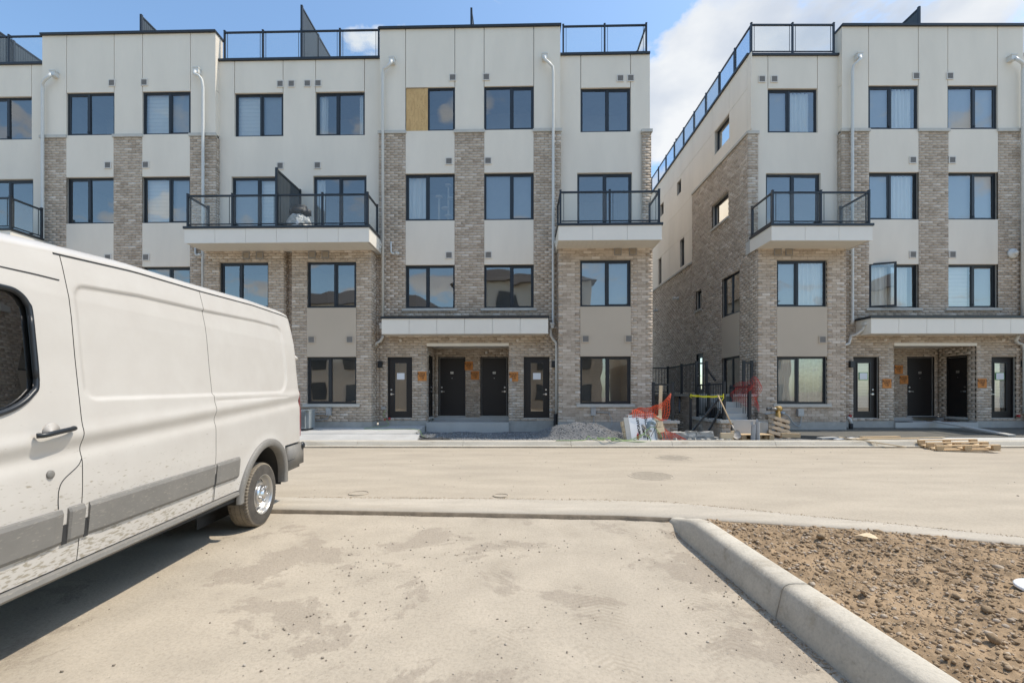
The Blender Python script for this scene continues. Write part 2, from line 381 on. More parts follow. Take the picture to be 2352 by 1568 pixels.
def window(root, F, u0, u1, z0, z1, split=.45, content=None, rec=.10, single=False, opened=False, name='window', room=1.4):
    t = .05; d0 = rec; d1 = rec + .07; mb = MB()
    fbox(mb, F, u0, u1, z1 - t, z1, d0, d1); fbox(mb, F, u0, u1, z0, z0 + t, d0, d1)
    fbox(mb, F, u0, u0 + t, z0 + t, z1 - t, d0, d1); fbox(mb, F, u1 - t, u1, z0 + t, z1 - t, d0, d1)
    sash = []
    if single: sash = [(u0 + t, u1 - t)]
    else:
        um = u0 + (u1 - u0) * split
        fbox(mb, F, um - .03, um + .03, z0 + t, z1 - t, d0, d1)
        sash = [(u0 + t, um - .03), (um + .03, u1 - t)]
    wobj = mb.obj(name, M['black'], root)
    small = 0 if split < .5 else 1
    for i, (a, b) in enumerate(sash):
        s_ = .045 if (i == small and not single) else .02
        if opened and i == small: continue
        m2 = MB(); e = d0 + .012
        fbox(m2, F, a, b, z1 - t - s_, z1 - t, e, e + .04); fbox(m2, F, a, b, z0 + t, z0 + t + s_, e, e + .04)
        fbox(m2, F, a, a + s_, z0 + t + s_, z1 - t - s_, e, e + .04); fbox(m2, F, b - s_, b, z0 + t + s_, z1 - t - s_, e, e + .04)
        m2.obj('sash', M['black'], wobj)
        if content and i in content.get('ply', ()):
            m3 = MB(); fbox(m3, F, a - .03, b + .03, z0 + .01, z1 - .03, .03, .05); m3.obj('plywood_sheet', M['osb'], wobj, label='knotty plywood sheet boarded over half of the window')
            continue
        q = [rnd.uniform(-.004, .004) for _ in range(3)]; m3 = MB(); m3.quad(F.p(a + s_, e + .02 + q[0] - q[1], z0 + t + s_), F.p(b - s_, e + .02 - q[0] - q[1], z0 + t + s_), F.p(b - s_, e + .02 - q[0] + q[1], z1 - t - s_), F.p(a + s_, e + .02 + q[0] + q[1], z1 - t - s_))
        m3.obj('pane', M['glass'], wobj)
        if i == small and not single:
            m4 = MB(); fbox(m4, F, (a if i else b) - .02, (a if i else b) + .02, z0 + .1, z0 + .16, d0 - .02, d0); m4.obj('crank_handle', M['black'], wobj)
    # room behind
    mr = MB(); e = rec + .09; a, b, c, dd = u0 + .002, u1 - .002, z0 + .002, z1 - .002; E = e + room
    wd = .5
    A = [F.p(a, e, c), F.p(b, e, c), F.p(b, e, dd), F.p(a, e, dd)]; Bk = [F.p(a - 0, E, c), F.p(b, E, c), F.p(b, E, dd), F.p(a, E, dd)]
    mr.add(A + Bk, [(4, 5, 6, 7), (0, 1, 5, 4), (1, 2, 6, 5), (2, 3, 7, 6), (3, 0, 4, 7)]); mr.obj('room_interior', M['room'], wobj)
    if content:
        for (f0, f1, kind) in content.get('cover', ()):
            ua = u0 + (u1 - u0) * f0 + .03; ub = u0 + (u1 - u0) * f1 - .03; cover(wobj, F, ua, ub, z0 + .03, z1 - .05, rec + .13, kind)
    return wobj
def cover(wobj, F, ua, ub, z0, z1, d, kind):
    mb = MB()
    if kind == 'zebra':
        z = z1; k = 0
        while z > z0 + .01:
            h = .11 if k % 2 == 0 else .022; zz = max(z - h, z0); mb.mi = k % 2
            mb.quad(F.p(ua, d + .012 * (k % 2), zz), F.p(ub, d + .012 * (k % 2), zz), F.p(ub, d, z), F.p(ua, d, z)); z = zz; k += 1
        mb.obj('roller_blind', [M['blind_light'], M['blind_dark']], wobj)
    elif kind == 'shade':
        mb.quad(F.p(ua, d, z0), F.p(ub, d, z0), F.p(ub, d, z1), F.p(ua, d, z1)); mb.obj('roller_blind', M['shade'], wobj)
    elif kind in ('slats', 'lightshade'):
        n = max(4, int((z1 - z0) / .05))
        for k in range(n):
            z = z0 + (z1 - z0) * k / n; fbox(mb, F, ua, ub, z, z + (z1 - z0) / n * .86, d, d + .012)
        mb.obj('slat_blind', M['blind_light'], wobj)
    else:
        n = max(10, int((ub - ua) / .025)); P = []; ph = rnd.uniform(0, 6)
        for k in range(n + 1):
            u = ua + (ub - ua) * k / n; dd = d + .03 * math.sin(k * 1.15 + ph) + .012 * math.sin(k * .37 + ph * 2)
            P.append((u, dd))
        lean = {'curtain_l': -.28, 'curtain_r': .28}.get(kind, 0)
        for k in range(n):
            (a, da), (b, db) = P[k], P[k + 1]
            def sh(u): return u + (lean * (ub - ua) * ((ub - u) / (ub - ua) if lean < 0 else (u - ua) / (ub - ua)) * 0)
            mb.quad(F.p(a, da, z0), F.p(b, db, z0), F.p(b, db, z1), F.p(a, da, z1))
        mb.obj('curtain', M['lace' if kind == 'lace' else 'curtain'], wobj, smooth=True)

vent_me = None
def vent(root, F, u, z, dark=False, s=.235, d=0.0):
    global vent_me
    if vent_me is None:
        vent_me = {}
        for key, ma, mb_ in (('l', 'vent', 'vent_dark'), ('d', 'stucco_beige', 'vent_dark'), ('b', 'vent_dark', 'mortar')):
            m = MB(); h = .5; t = .1
            m.box(-h, h, -.03, 0, h - t, h); m.box(-h, h, -.03, 0, -h, -h + t); m.box(-h, -h + t, -.03, 0, -h + t, h - t); m.box(h - t, h, -.03, 0, -h + t, h - t)
            m.mi = 1; m.box(-h + t, h - t, -.008, 0, -h + t, h - t); fr = m.mesh('vent', [M[ma], M[mb_]])
            l = MB()
            for k in range(7): z0 = -h + t + .01 + k * (2 * h - 2 * t) / 7; l.box(-h + t, h - t, -.028, -.006, z0, z0 + .06)
            vent_me[key] = (fr, l.mesh('louvre', M[mb_]))
    fr, lo = vent_me[{False: 'l', True: 'd', 'b': 'b'}[dark]]
    o = link('vent', fr, root, F.p(u, d, z), (0, 0, math.atan2(F.n[0], -F.n[1]))); o.scale = (s, 1, s)
    link('louvre', lo, o)
    return o
def stone_band(root, F, u0, u1, z0, z1, out=.05, inn=.055, name='coping_stone', mat='stone', piece=1.2):
    n = max(1, round((u1 - u0) / piece))
    for k in range(n):
        mb = MB(); a = u0 + (u1 - u0) * k / n; b = u0 + (u1 - u0) * (k + 1) / n
        fbox(mb, F, a + (.003 if k else 0), b - (.003 if k < n - 1 else 0), z0, z1, -out, inn); mb.obj(name, M[mat], root)
def railing(root, pts, z, h=1.02, posts=None, name='railing', frosted=(), inner=True, post_w=.055, skip_first=False, bars=False):
    """glass railing along a polyline of (x, y); each span between points is one panel"""
    mb = MB()
    for i in range(len(pts) - 1):
        a, b = pts[i], pts[i + 1]
        mb.bar((*a, z + h - .03), (*b, z + h - .03), .05, .05)
    rail = mb.obj(name, M['black'], root)
    pm = MB(); pm.box(-post_w / 2, post_w / 2, -post_w / 2, post_w / 2, 0, h + .03); pm.box(-post_w / 2 - .006, post_w / 2 + .006, -post_w / 2 - .006, post_w / 2 + .006, h + .03, h + .045); pm.box(-.05, .05, -.05, .05, 0, .012)
    pme = pm.mesh('post', M['black'])
    for i, p in enumerate(pts):
        if skip_first and i == 0: continue
        d = Vector(pts[min(i + 1, len(pts) - 1)]) - Vector(pts[max(i - 1, 0)])
        link('post', pme, rail, (*p, z))
    for i in range(len(pts) - 1):
        a = Vector(pts[i]); b = Vector(pts[i + 1]); d = (b - a).normalized(); L_ = (b - a).length
        if bars:
            n = int(L_ / .115); bm_ = None
            b2 = MB(); b2.bar((*(a + d * .03), z + .09), (*(b - d * .03), z + .09), .035, .035); b2.obj('bottom_rail', M['black'], rail)
            pk = MB(); pk.box(-.009, .009, -.009, .009, .10, h - .05); pkm = pk.mesh('baluster', M['black'])
            for k in range(1, n): q = a + d * (L_ * k / n); link('baluster', pkm, rail, (q.x, q.y, z))
            continue
        q0 = a + d * .035; q1 = b - d * .035
        b2 = MB(); b2.bar((q0.x, q0.y, z + .085), (q1.x, q1.y, z + .085), .03, .03)
        for q in (a + d * .10, b - d * .10): b2.bar((q.x, q.y, z + .09), (q.x, q.y, z + h - .05), .014)
        b2.obj('bottom_rail', M['black'], rail)
        g = MB(); g.quad((q0.x, q0.y, z + .10), (q1.x, q1.y, z + .10), (q1.x, q1.y, z + h - .05), (q0.x, q0.y, z + h - .05))
        g.obj('glass_panel', M['frosted' if i in frosted else 'rail_glass'], rail)
    return rail
def subdiv(a, b, n): return [(a[0] + (b[0] - a[0]) * k / n, a[1] + (b[1] - a[1]) * k / n) for k in range(n + 1)]
def privacy_screen(root, x, y0, y1, z0, z1, name='privacy_screen', dirx=False):
    """tall slatted screen running back from the front edge"""
    mb = MB(); P = (lambda t, o: (x + t - y0, y0 + o)) if dirx else (lambda t, o: (x + o, t))
    n = max(1, round((y1 - y0) / 1.25))
    posts = [y0 + (y1 - y0) * k / n for k in range(n + 1)]
    mb.bar((*P(y0, 0), z1 - .03), (*P(y1, 0), z1 - .03), .05, .06); mb.bar((*P(y0, 0), z0 + .05), (*P(y1, 0), z0 + .05), .05, .05)
    s_ = mb.obj(name, M['black'], root)
    pm = MB(); pm.box(-.035, .035, -.035, .035, z0, z1 + .03); pme = pm.mesh('post', M['black'])
    for t in posts: link('post', pme, s_, (*P(t, 0), 0))
    sl = MB(); sl.box(-.008, .008, -.038, .038, z0 + .06, z1 - .05); slm = sl.mesh('slat', M['screen'])
    k = int((y1 - y0) / .085)
    for i in range(1, k): link('slat', slm, s_, (*P(y0 + (y1 - y0) * i / k, 0), 0), (0, 0, R(90) if dirx else 0))
    return s_
def downspout(root, pts, scupper=None, r=.047, name='downspout', smooth=0):
    mb = MB(); mb.tube(pts, r, 10); o = mb.obj(name, M['white_metal'], root, smooth=True)
    if scupper:
        x, y, z = scupper; s = MB(); s.box(x - .085, x + .085, y - .16, y, z - .14, z + .02); s.box(x - .1, x + .1, y - .175, y, z + .02, z + .05); s.mi = 1; s.box(x - .07, x + .07, y - .145, y - .02, z + .03, z + .056)
        s.obj('scupper', [M['white_metal'], M['black']], o)
    return o
def door(root, F, u0, u1, z0, z1, glazed=False, hinge='l', rec=.09, notice=None, blind=None, plate=None, name='door', strip=False):
    mb = MB(); t = .045 if glazed else .055; sash = (u1 - t) - (u0 + t)
    a, b, c, e = u0 + t, u1 - t, z0 + .03, z1 - t
    if glazed:
        g0, g1, h0, h1 = a + sash * .25, b - sash * .22, c + .22, e - .16
        for q in ((a, b, c, h0), (a, b, h1, e), (a, g0, h0, h1), (g1, b, h0, h1)): fbox(mb, F, *q, rec, rec + .045)
    else: fbox(mb, F, a, b, c, e, rec, rec + .045)
    dr = mb.obj(name, M['black_matte'], root)
    m = MB(); fbox(m, F, u0, u1, z1 - t + .003, z1, rec - .035, rec + .08); fbox(m, F, u0, u0 + t - .003, z0, z1 - t, rec - .035, rec + .08); fbox(m, F, u1 - t + .003, u1, z0, z1 - t, rec - .035, rec + .08); m.obj('door_frame', M['black_matte'], dr)
    m = MB(); fbox(m, F, u0 - .02, u1 + .02, z0 - .05, z0 + .028, rec - .06, rec + .1); m.obj('threshold', M['slab'], dr)
    if strip:
        m = MB(); w = .011
        sides = [('top',), ('bot',)] + ([('l',), ('r',)] if strip == 'all' else [(strip,)])
        for s_ in sides:
            s_ = s_[0]
            if s_ == 'top': fbox(m, F, a - .004, b + .004, e - .002, e + w - .002, rec - .006, rec + .02)
            elif s_ == 'bot': fbox(m, F, a, b, c - w, c + .003, rec - .006, rec + .02)
            elif s_ == 'l': fbox(m, F, a - w, a + .002, c, e, rec - .007, rec + .02)
            else: fbox(m, F, b - .002, b + w, c, e, rec - .007, rec + .02)
        m.obj('weather_strip', M['plate'], dr)
    hx = (b - .07) if hinge == 'l' else (a + .07); sgn = -1 if hinge == 'l' else 1; hz = z0 + (.93 if not glazed else .83)
    m = MB()
    mt = Matrix.Translation(F.p(hx, rec, hz)) @ Matrix(((F.u[0], 0, F.n[0], 0), (F.u[1], 0, F.n[1], 0), (0, 1, 0, 0), (0, 0, 0, 1)))
    m.lathe([(.036, 0), (.036, .012), (.015, .014), (.014, .05)], 14, mt)
    m.bar(F.p(hx, rec - .05, hz), F.p(hx + sgn * .11, rec - .05, hz - .004), .018); m.obj('handle', M['chrome'], dr)
    m = MB(); mt = Matrix.Translation(F.p(hx, rec, hz + .15)) @ Matrix(((F.u[0], 0, F.n[0], 0), (F.u[1], 0, F.n[1], 0), (0, 1, 0, 0), (0, 0, 0, 1)))
    m.lathe([(.031, 0), (.028, .018), (.012, .02)], 14, mt); m.obj('deadbolt', M['chrome'], dr)
    if glazed:
        m = MB(); m.quad(F.p(g0, rec + .02, h0), F.p(g1, rec + .02, h0), F.p(g1, rec + .02, h1), F.p(g0, rec + .02, h1)); m.obj('pane', M['glass'], dr)
        m = MB(); w = .025
        for q in ((g0 - w, g1 + w, h0 - w, h0), (g0 - w, g1 + w, h1, h1 + w), (g0 - w, g0, h0, h1), (g1, g1 + w, h0, h1)): fbox(m, F, *q, rec - .012, rec)
        m.obj('glazing_bead', M['black'], dr)
        A = [F.p(u, rec + .06, z) for u, z in ((a, c), (b, c), (b, e), (a, e))]; B = [F.p(u, rec + 1.2, z) for u, z in ((a, c), (b, c), (b, e), (a, e))]
        m = MB(); m.add(A + B, [(4, 5, 6, 7), (0, 1, 5, 4), (1, 2, 6, 5), (2, 3, 7, 6), (3, 0, 4, 7)]); m.obj('room_interior', M['room'], dr)
        if blind: cover(dr, F, g0, g1, h0 + .12, h1, rec + .05, blind)
        if notice:
            cu = (g0 + g1) / 2 + .0; nz = z0 + 1.44; m = MB()
            if notice == 'green': m.mi = 1; fbox(m, F, cu - .15, cu + .15, nz - .13, nz + .13, rec + .008, rec + .012); m.mi = 0
            fbox(m, F, cu - .13, cu + .13, nz - .11, nz + .11, rec + .003, rec + .007); m.obj('paper_notice', [M['paper'], M['green']], dr)
    elif plate:
        m = MB(); cu = (a + b) / 2; nz = z0 + 1.62; fbox(m, F, cu - .055, cu + .055, nz - .04, nz + .04, rec - .008, rec); o = m.obj('number_plate', M['plate' if plate[1] else 'steel_worn'], dr)
        tm = text_mesh(plate[0], .06); tm.materials.append(M['ink']); rz = math.atan2(F.n[0], -F.n[1])
        # lettering is a sub-part of the building's door
        link('lettering', tm, dr, F.p(cu, rec - .010, nz), (R(90), 0, rz))
        m = MB(); fbox(m, F, cu - .012, cu + .012, nz - .21, nz - .19, rec - .006, rec); m.obj('peephole', M['chrome'], dr)
    return dr
# ------------------------------------------------------------------ the two townhouse blocks
ZT, ZP = 13.90, 13.03                 # parapet tops of the tall and of the low bays
J1, W4, W3, W2 = 11.90, (10.38, 11.86), (7.33, 8.93), (4.35, 5.83)
BB = 0.55                             # brick starts here, concrete below
def holes_wall(root, F, u0, u1, z0, z1, holes, d0=.06, d1=.26, name='wall', mat='concrete'):
    mb = MB()
    for c in cells(u0, u1, z0, z1, holes): fbox(mb, F, *c, d0, d1)
    return mb.obj(name, M[mat], root)

def tall(root, bk, x0, x1, m, cont, ground=True, back=11.0):
    """tall bay: m=+1 as seen in the left block, -1 mirrored"""
    c = (x0 + x1) / 2; F = front(0)
    def rel(a, b): return (c + a, c + b) if m > 0 else (c - b, c - a)
    oL, oR = (c - 2.185, c - .505), (c + .49, c + 2.17)
    if m < 0: oL, oR = (c - 2.17, c - .49), (c + .505, c + 2.185)
    holes = []
    for o in (oL, oR): holes += [(*o, *W4), (*o, *W3), (*o, *W2)]
    g = []
    if ground:
        dL = rel(-2.80, -1.955); dR = rel(1.83, 2.70); rec = rel(-1.455, 1.33)
        g = [(*dL, .62, 2.71), (*dR, .62, 2.71), (*rec, .0, 3.08)]
    holes_wall(root, F, x0 + .055, x1 - .055, .1, ZT - .1, holes + g)
    # upper stucco
    us = [x0, oL[0], oL[1], oR[0], oR[1], x1]
    panel_grid(root, F, us, [J1, ZT - .06], d0=.02); panel_grid(root, F, us, [W4[0], J1], [(*oL, *W4), (*oR, *W4)], d0=.02)
    for o in (oL, oR):
        m_ = MB(); fbox(m_, F, o[0] + .01, o[1] - .01, W4[1], J1, .02, .06); m_.obj('stucco_panel', M['stucco'], root)
        panel_grid(root, F, [o[0] + .006, o[1] - .006], [W3[1], W4[0] - .005], d0=.005)
        panel_grid(root, F, [o[0] + .006, o[1] - .006], [W2[1], W3[0]], d0=.005)
    # brick piers
    col_h = [(o[0], o[1], W2[0], 11) for o in (oL, oR)]
    bk.region(F, x0 - .03, x1 + .02, BB, 10.285, col_h + g)
    for a, b in ((x0 - .03, oL[0]), (oL[1], oR[0]), (oR[1], x1 + .02)): stone_band(root, F, a - .03, b + .03, 10.285, 10.385, out=.045, inn=.015, piece=1.0)
    for o in (oL, oR):
        stone_band(root, F, o[0] - .11, o[1] + .09, W2[0] - .085, W2[0] - .002, out=.05, inn=.09, name='window_sill', piece=2)
    bk.region(facing_left(x0 - .03), .062, .20, 6.2, 10.285); bk.region(facing_right(x1 + .02), .062, .20, 6.2, 10.285)
    k = 0
    for wz, rec_ in ((W4, .07), (W3, .09), (W2, .10)):
        for o in (oL, oR):
            right = (o is oR)
            sp = .55 if right else .45
            if m < 0: sp = .46 if not right else .54
            window(root, F, o[0], o[1], wz[0], wz[1], sp, cont.get(k), rec=rec_, opened=bool(cont.get(k, {}).get('open')) if cont.get(k) else False)
            k += 1
    # parapet: cap and return
    mb = MB(); mb.box(x0 - .03, x1 + .03, -.05, .45, ZT - .06, ZT + .01); mb.obj('parapet_flashing', M['black'], root)
    for xs, F2 in ((x0, facing_left(x0)), (x1, facing_right(x1))):
        panel_grid(root, F2, [.062, .40], [10.385, J1, ZT - .06], d0=.0, d1=.05)
    mb = MB(); mb.box(x0 + .055, x1 - .055, .26, .42, 12.6, ZT - .07); mb.obj('parapet_wall', M['stucco'], root)
    privacy_screen(root, c, .55, 4.3, ZP, 14.93)
    # vents
    for dx_, z in ((-.575, 12.17), (.565, 12.17), (-.70, 9.33), (.625, 9.33), (-.70, 6.15), (.635, 6.15)): vent(root, F, c + dx_, z, d=(.02 if z > 10 else .005))
    if not ground: return
    # foundation
    for a, b in ((x0 - .03, rec[0]), (rec[1], x1 + .02)):
        mb = MB(); mb.box(a, b, -.012, .0595, -.3, BB - .003); mb.obj('foundation', M['concrete'], root)
    # canopy
    ca, cb = rel(-2.80, 2.62)
    CF = -.65
    mb = MB(); mb.box(ca + .02, cb - .02, CF + .03, -.002, 3.44, 3.88); core = mb.obj('canopy', M['fascia'], root)
    n = 6
    FF = front(CF)
    for i in range(n):
        mb = MB(); a = ca + (cb - ca) * i / n; b = ca + (cb - ca) * (i + 1) / n
        fbox(mb, FF, a + .005, b - .005, 3.405, 3.90, 0, .025); mb.obj('fascia_panel', M['fascia'], core)
    for X, FS in ((ca, facing_left(ca)), (cb, facing_right(cb))):
        mb = MB(); fbox(mb, FS, CF + .027, -.004, 3.405, 3.90, 0, .018); mb.obj('fascia_panel', M['fascia'], core)
    mb = MB(); mb.box(ca - .03, cb + .03, CF - .03, -.003, 3.903, 3.975); mb.obj('flashing', M['black'], core)
    mb = MB()
    k = ca + .02
    while k < cb - .1: mb.box(k, min(k + .10, cb - .02) - .004, CF + .03, -.003, 3.418, 3.438); k += .10
    mb.obj('soffit', M['soffit'], core, kind='stuff')
    # doors in the front wall
    mirror = m < 0
    nt_ = cont.get('notice', True); bl = cont.get('door_blind')
    door(root, F, *dL, .62, 2.71, True, 'r', notice=nt_, blind=bl, rec=.13 if mirror else .08); door(root, F, *dR, .62, 2.71, True, 'l', notice=nt_, blind=bl, rec=.13 if mirror else .08)
    # entrance recess
    D = 1.38; a, b = rec; FB = front(D); Fl = facing_right(a); Fr = facing_left(b)
    d1, d2 = rel(-1.325, -.315), rel(.235, 1.26)
    sd_ = (.32, 1.08, .62, 2.80)
    gb = [(*d1, .62, 2.85), (*d2, .62, 2.85)]
    holes_wall(root, FB, a, b, .3, 3.3, gb); bk.region(FB, a, b, BB + .02, 3.13, gb)
    hl = [sd_] if m > 0 else []; hr = [sd_] if m < 0 else []
    holes_wall(root, Fl, .0, D, .3, 3.3, hl, d0=.06, d1=.2); holes_wall(root, Fr, .0, D, .3, 3.3, hr, d0=.06, d1=.2)
    bk.region(Fl, .062, D, BB + .02, 3.13, hl); bk.region(Fr, .062, D, BB + .02, 3.13, hr)
    nums = cont.get('numbers', ('121', '120'))
    door(root, FB, *d1, .62, 2.85, plate=(nums[0], m > 0), hinge='r' if m > 0 else 'r', strip='l' if m > 0 else 'r', rec=.05)
    door(root, FB, *d2, .62, 2.85, plate=(nums[1], m > 0), hinge='l', strip='all' if m > 0 else 'l', rec=.05)
    if m > 0: door(root, Fl, *sd_, hinge='l', rec=.05, plate=('122', True))
    else: door(root, Fr, *sd_, hinge='r', rec=.05, strip='l', plate=(nums[1], False))
    # recess ceiling, lintel and step
    mb = MB(); mb.box(a, b, .14, D, 3.13, 3.16); mb.obj('soffit', M['soffit'], root)
    mb = MB(); mb.box(a - .0, b + .0, -.02, .13, 3.075, 3.175); mb.obj('lintel_trim', M['fascia'], root)
    mb = MB(); mb.box(a + .002, b - .002, -.10 if m > 0 else -.06, D + .05, -.3, .50); mb.box(a + .002, b - .002, D - .22, D + .05, .5, .60); mb.obj('entrance_step', M['slab'], root)
    # small round lights under the canopy, wall lamps
    for rx in ((-2.35, 1.62) if m > 0 else (-1.62, 2.35)):
        mb = MB(); mt = Matrix.Translation((c + rx, -.001, 3.27)) @ Matrix.Rotation(R(90), 4, 'X'); mb.lathe([(.05, 0), (.05, .02), (.03, .045)], 14, mt); mb.obj('door_buzzer', M['vent'], root)
    mb = MB(); mt = Matrix.Translation((c + .46 * m, D - .001, 2.98)) @ Matrix.Rotation(R(90), 4, 'X'); mb.lathe([(.05, 0), (.05, .02), (.03, .06)], 14, mt); mb.obj('sprinkler_head', M['white_metal'], root)
    for rx in ((-3.03, 2.83) if m > 0 else (-2.80, 3.0)):
        mb = MB(); mb.box(c + rx - .065, c + rx + .065, -.11, 0, 2.36, 2.56); mb.box(c + rx - .055, c + rx + .055, -.10, -.01, 2.345, 2.36); mb.obj('wall_lamp', M['black'], root)

def low_bay(root, bk, xa, xb, boxes, wins, doors, bal, cont, vents_top, upper_hi=None):
    F = front(.20)
    uh = [(a, b, 10.37, 11.88) for a, b in wins] + [(a, b, 6.72, 8.97) for a, b in doors]
    holes_wall(root, F, xa, xb, 5.9, ZP - .05, uh)
    us = [xa] + [k for w_ in wins for k in w_] + [xb]
    panel_grid(root, F, us, [J1, ZP - .05], d0=0)
    panel_grid(root, F, us, [10.37, J1], [(a, b, 10.37, 11.88) for a, b in wins], d0=0)
    panel_grid(root, F, [xa, xb], [8.985, 10.37], d0=0)
    du = [xa] + [k for w_ in doors for k in w_] + [xb]
    panel_grid(root, F, du, [6.66, 8.985], [(a, b, 6.6, 8.99) for a, b in doors], d0=0)
    for i, (a, b) in enumerate(wins):
        mm = MB(); fbox(mm, F, a + .01, b - .01, 11.88, J1, 0, .06); mm.obj('stucco_panel', M['stucco'], root)
        window(root, F, a, b, 10.37, 11.88, cont.get(('s4', i), .47), cont.get((4, i)), rec=.07)
    for i, (a, b) in enumerate(doors):
        window(root, F, a, b, 6.72, 8.97, .5, cont.get((3, i)), rec=.07, name='sliding_door', room=2.2)
    mb = MB(); mb.box(xa - .0, xb + .0, .14, .55, ZP - .05, ZP + .02); mb.obj('parapet_flashing', M['black'], root)
    for u, z in vents_top: vent(root, F, u, z)
    # projecting brick boxes of the two lower storeys
    FL = front(-.55)
    for bi, (a, b) in enumerate(boxes):
        cx = (a + b) / 2; wa, wb = cx - .818, cx + .818
        zs = (1.13, 2.675, 4.285, 5.80)
        hh = [(wa, wb, zs[0], zs[3])]
        holes_wall(root, FL, a + .01, b - .01, .1, 6.3, [(wa, wb, zs[0], zs[1]), (wa, wb, zs[2], zs[3])], d1=.2)
        bk.region(FL, a, b, BB, 6.2, hh)
        bk.region(facing_right(b), -.55 + .062, .0, BB, 6.2); bk.region(facing_left(a), -.55 + .062, .0, BB, 6.2)
        mb = MB(); mb.box(a + .06, b - .06, -.36, .2, 5.95, 6.25); mb.box(a + .06, a + .1, -.36, .2, -.1, 6.2); mb.box(b - .1, b - .06, -.36, .2, -.1, 6.2); mb.obj('wall', M['concrete'], root)
        mb = MB(); mb.box(a - .01, b + .01, -.56, .0, -.3, BB - .003); mb.obj('foundation', M['concrete'], root)
        stone_band(root, FL, wa - .12, wb + .12, zs[0] - .10, zs[0] - .002, out=.05, inn=.1, name='window_sill', piece=2)
        panel_grid(root, FL, [wa + .002, wb - .002], [zs[1], zs[2]], d0=-.006, mat='stucco_beige')
        window(root, FL, wa, wb, zs[2], zs[3], cont.get(('s2', bi), .53), cont.get((2, bi)), rec=.08)
        window(root, FL, wa, wb, zs[0], zs[1], cont.get(('s1', bi), .47), cont.get((1, bi)), rec=.08)
        for (u, z) in cont.get(('v', bi), ()): vent(root, FL, u, z, dark=True if z < 4 else 'b', d=-.006 if z < 4 else 0)
    # wall of the recess between / beside the boxes
    # balcony
    ba, bb, yf = bal[:3]; yb = bal[3] if len(bal) > 3 else -.15
    mb = MB(); mb.box(ba + .03, bb - .03, yf + .03, .19, 6.18, 6.60); slab = mb.obj('balcony', M['slab'], root)
    n = max(3, round((bb - ba) / .98)); FB = front(yf)
    for i in range(n):
        mb = MB(); a = ba + (bb - ba) * i / n; b = ba + (bb - ba) * (i + 1) / n; fbox(mb, FB, a + .004, b - .004, 6.165, 6.595, 0, .024); mb.obj('fascia_panel', M['fascia'], slab)
    for FS in (facing_left(ba), facing_right(bb)):
        mb = MB(); fbox(mb, FS, yf + .026, yb, 6.165, 6.595, 0, .024); mb.obj('fascia_panel', M['fascia'], slab)
    mb = MB(); mb.box(ba - .01, bb + .01, yf - .01, yf + .02, 6.145, 6.163); mb.obj('drip_trim', M['fascia'], slab)
    mb = MB(); mb.box(ba - .03, bb + .03, yf - .03, yb, 6.60, 6.67); mb.obj('flashing', M['black'], slab)
    mb = MB(); k = ba + .03
    while k < bb - .1: mb.box(k, min(k + .15, bb - .03) - .005, yf + .03, -.49 if True else 0, 6.166, 6.179); k += .15
    mb.obj('soffit', M['soffit'], slab, kind='stuff')
    npan = 4 if bb - ba > 4 else 2
    pts = [(ba + .07, yb + .0)] + subdiv((ba + .07, yf + .06), (bb - .07, yf + .06), npan) + [(bb - .07, yb + .0)]
    railing(root, pts, 6.67, 1.0, name='balcony_railing')
    return slab

LB = thing('townhouse_block', 'long four-storey stucco and brick townhouse block with four grey bays, left of the gap', 'building', (0, 15.37, 0), (0, 0, -.0227))
bkL = Bricks(LB)
CV = lambda *a: {'cover': list(a)}
tall(LB, bkL, -4.50, 1.63, 1, {0: {'ply': (0,)}, 1: None, 2: CV((0, .45, 'curtain')), 3: CV((0, 1, 'shade')), 'numbers': ('121', '120')})
tall(LB, bkL, -16.27, -10.18, 1, {1: CV((0, .55, 'zebra'), (.55, 1, 'shade')), 3: CV((0, .55, 'zebra'), (.55, 1, 'shade'))}, ground=False)
low_bay(LB, bkL, -10.18, -4.50, [(-10.17, -7.51), (-7.24, -4.60)], [(-9.63, -7.93), (-6.79, -5.09)], [(-9.73, -7.90), (-6.87, -5.03)], (-10.19, -4.38, -1.41, -.42),
        {(4, 0): CV((0, .55, 'zebra'), (.55, 1, 'shade')), (4, 1): CV((0, .22, 'curtain'), (.84, .98, 'curtain')), (3, 0): CV((.5, 1, 'zebra'), (0, .5, 'shade')), (3, 1): CV((.02, .2, 'curtain'), (.9, 1, 'curtain')),
         ('s4', 0): .53, ('s4', 1): .45, ('s2', 0): .42, ('s2', 1): .56, ('s1', 1): .46, ('v', 0): [(-8.75, 6.02), (-8.3, 6.02)], ('v', 1): [(-6.56, 6.03), (-6.12, 6.03), (-6.58, 3.24), (-5.31, 3.24)]},
        [(-8.02, 12.17), (-7.63, 12.17), (-7.07, 12.17), (-6.70, 12.17), (-8.02, 9.34), (-6.72, 9.34)])
bkL.region(front(-.28), -7.51, -7.24, BB, 6.2); mb = MB(); mb.box(-7.51, -7.24, -.22, .15, -.1, 6.2); mb.obj('wall', M['concrete'], LB)
low_bay(LB, bkL, 1.63, 4.68, [(1.53, 4.56)], [(2.34, 4.03)], [(2.23, 4.07)], (1.45, 4.60, -1.41, -.3),
        {(3, 0): None, (2, 0): CV((0, 1, 'shade')), ('s4', 0): .53, ('s2', 0): .53, ('s1', 0): .54, ('v', 0): [(3.44, 6.06), (3.92, 6.06), (2.40, 3.24), (3.79, 3.24)]}, [(3.68, 12.18), (4.03, 12.18)])
# leftmost low bay, mostly outside the frame
low_bay(LB, bkL, -21.9, -16.27, [(-21.85, -19.2), (-18.93, -16.3)], [(-21.4, -19.7), (-18.55, -16.85)], [(-21.5, -19.67), (-18.62, -16.80)], (-21.9, -15.75, -1.41, -.42), {}, [(-19.8, 12.17)])
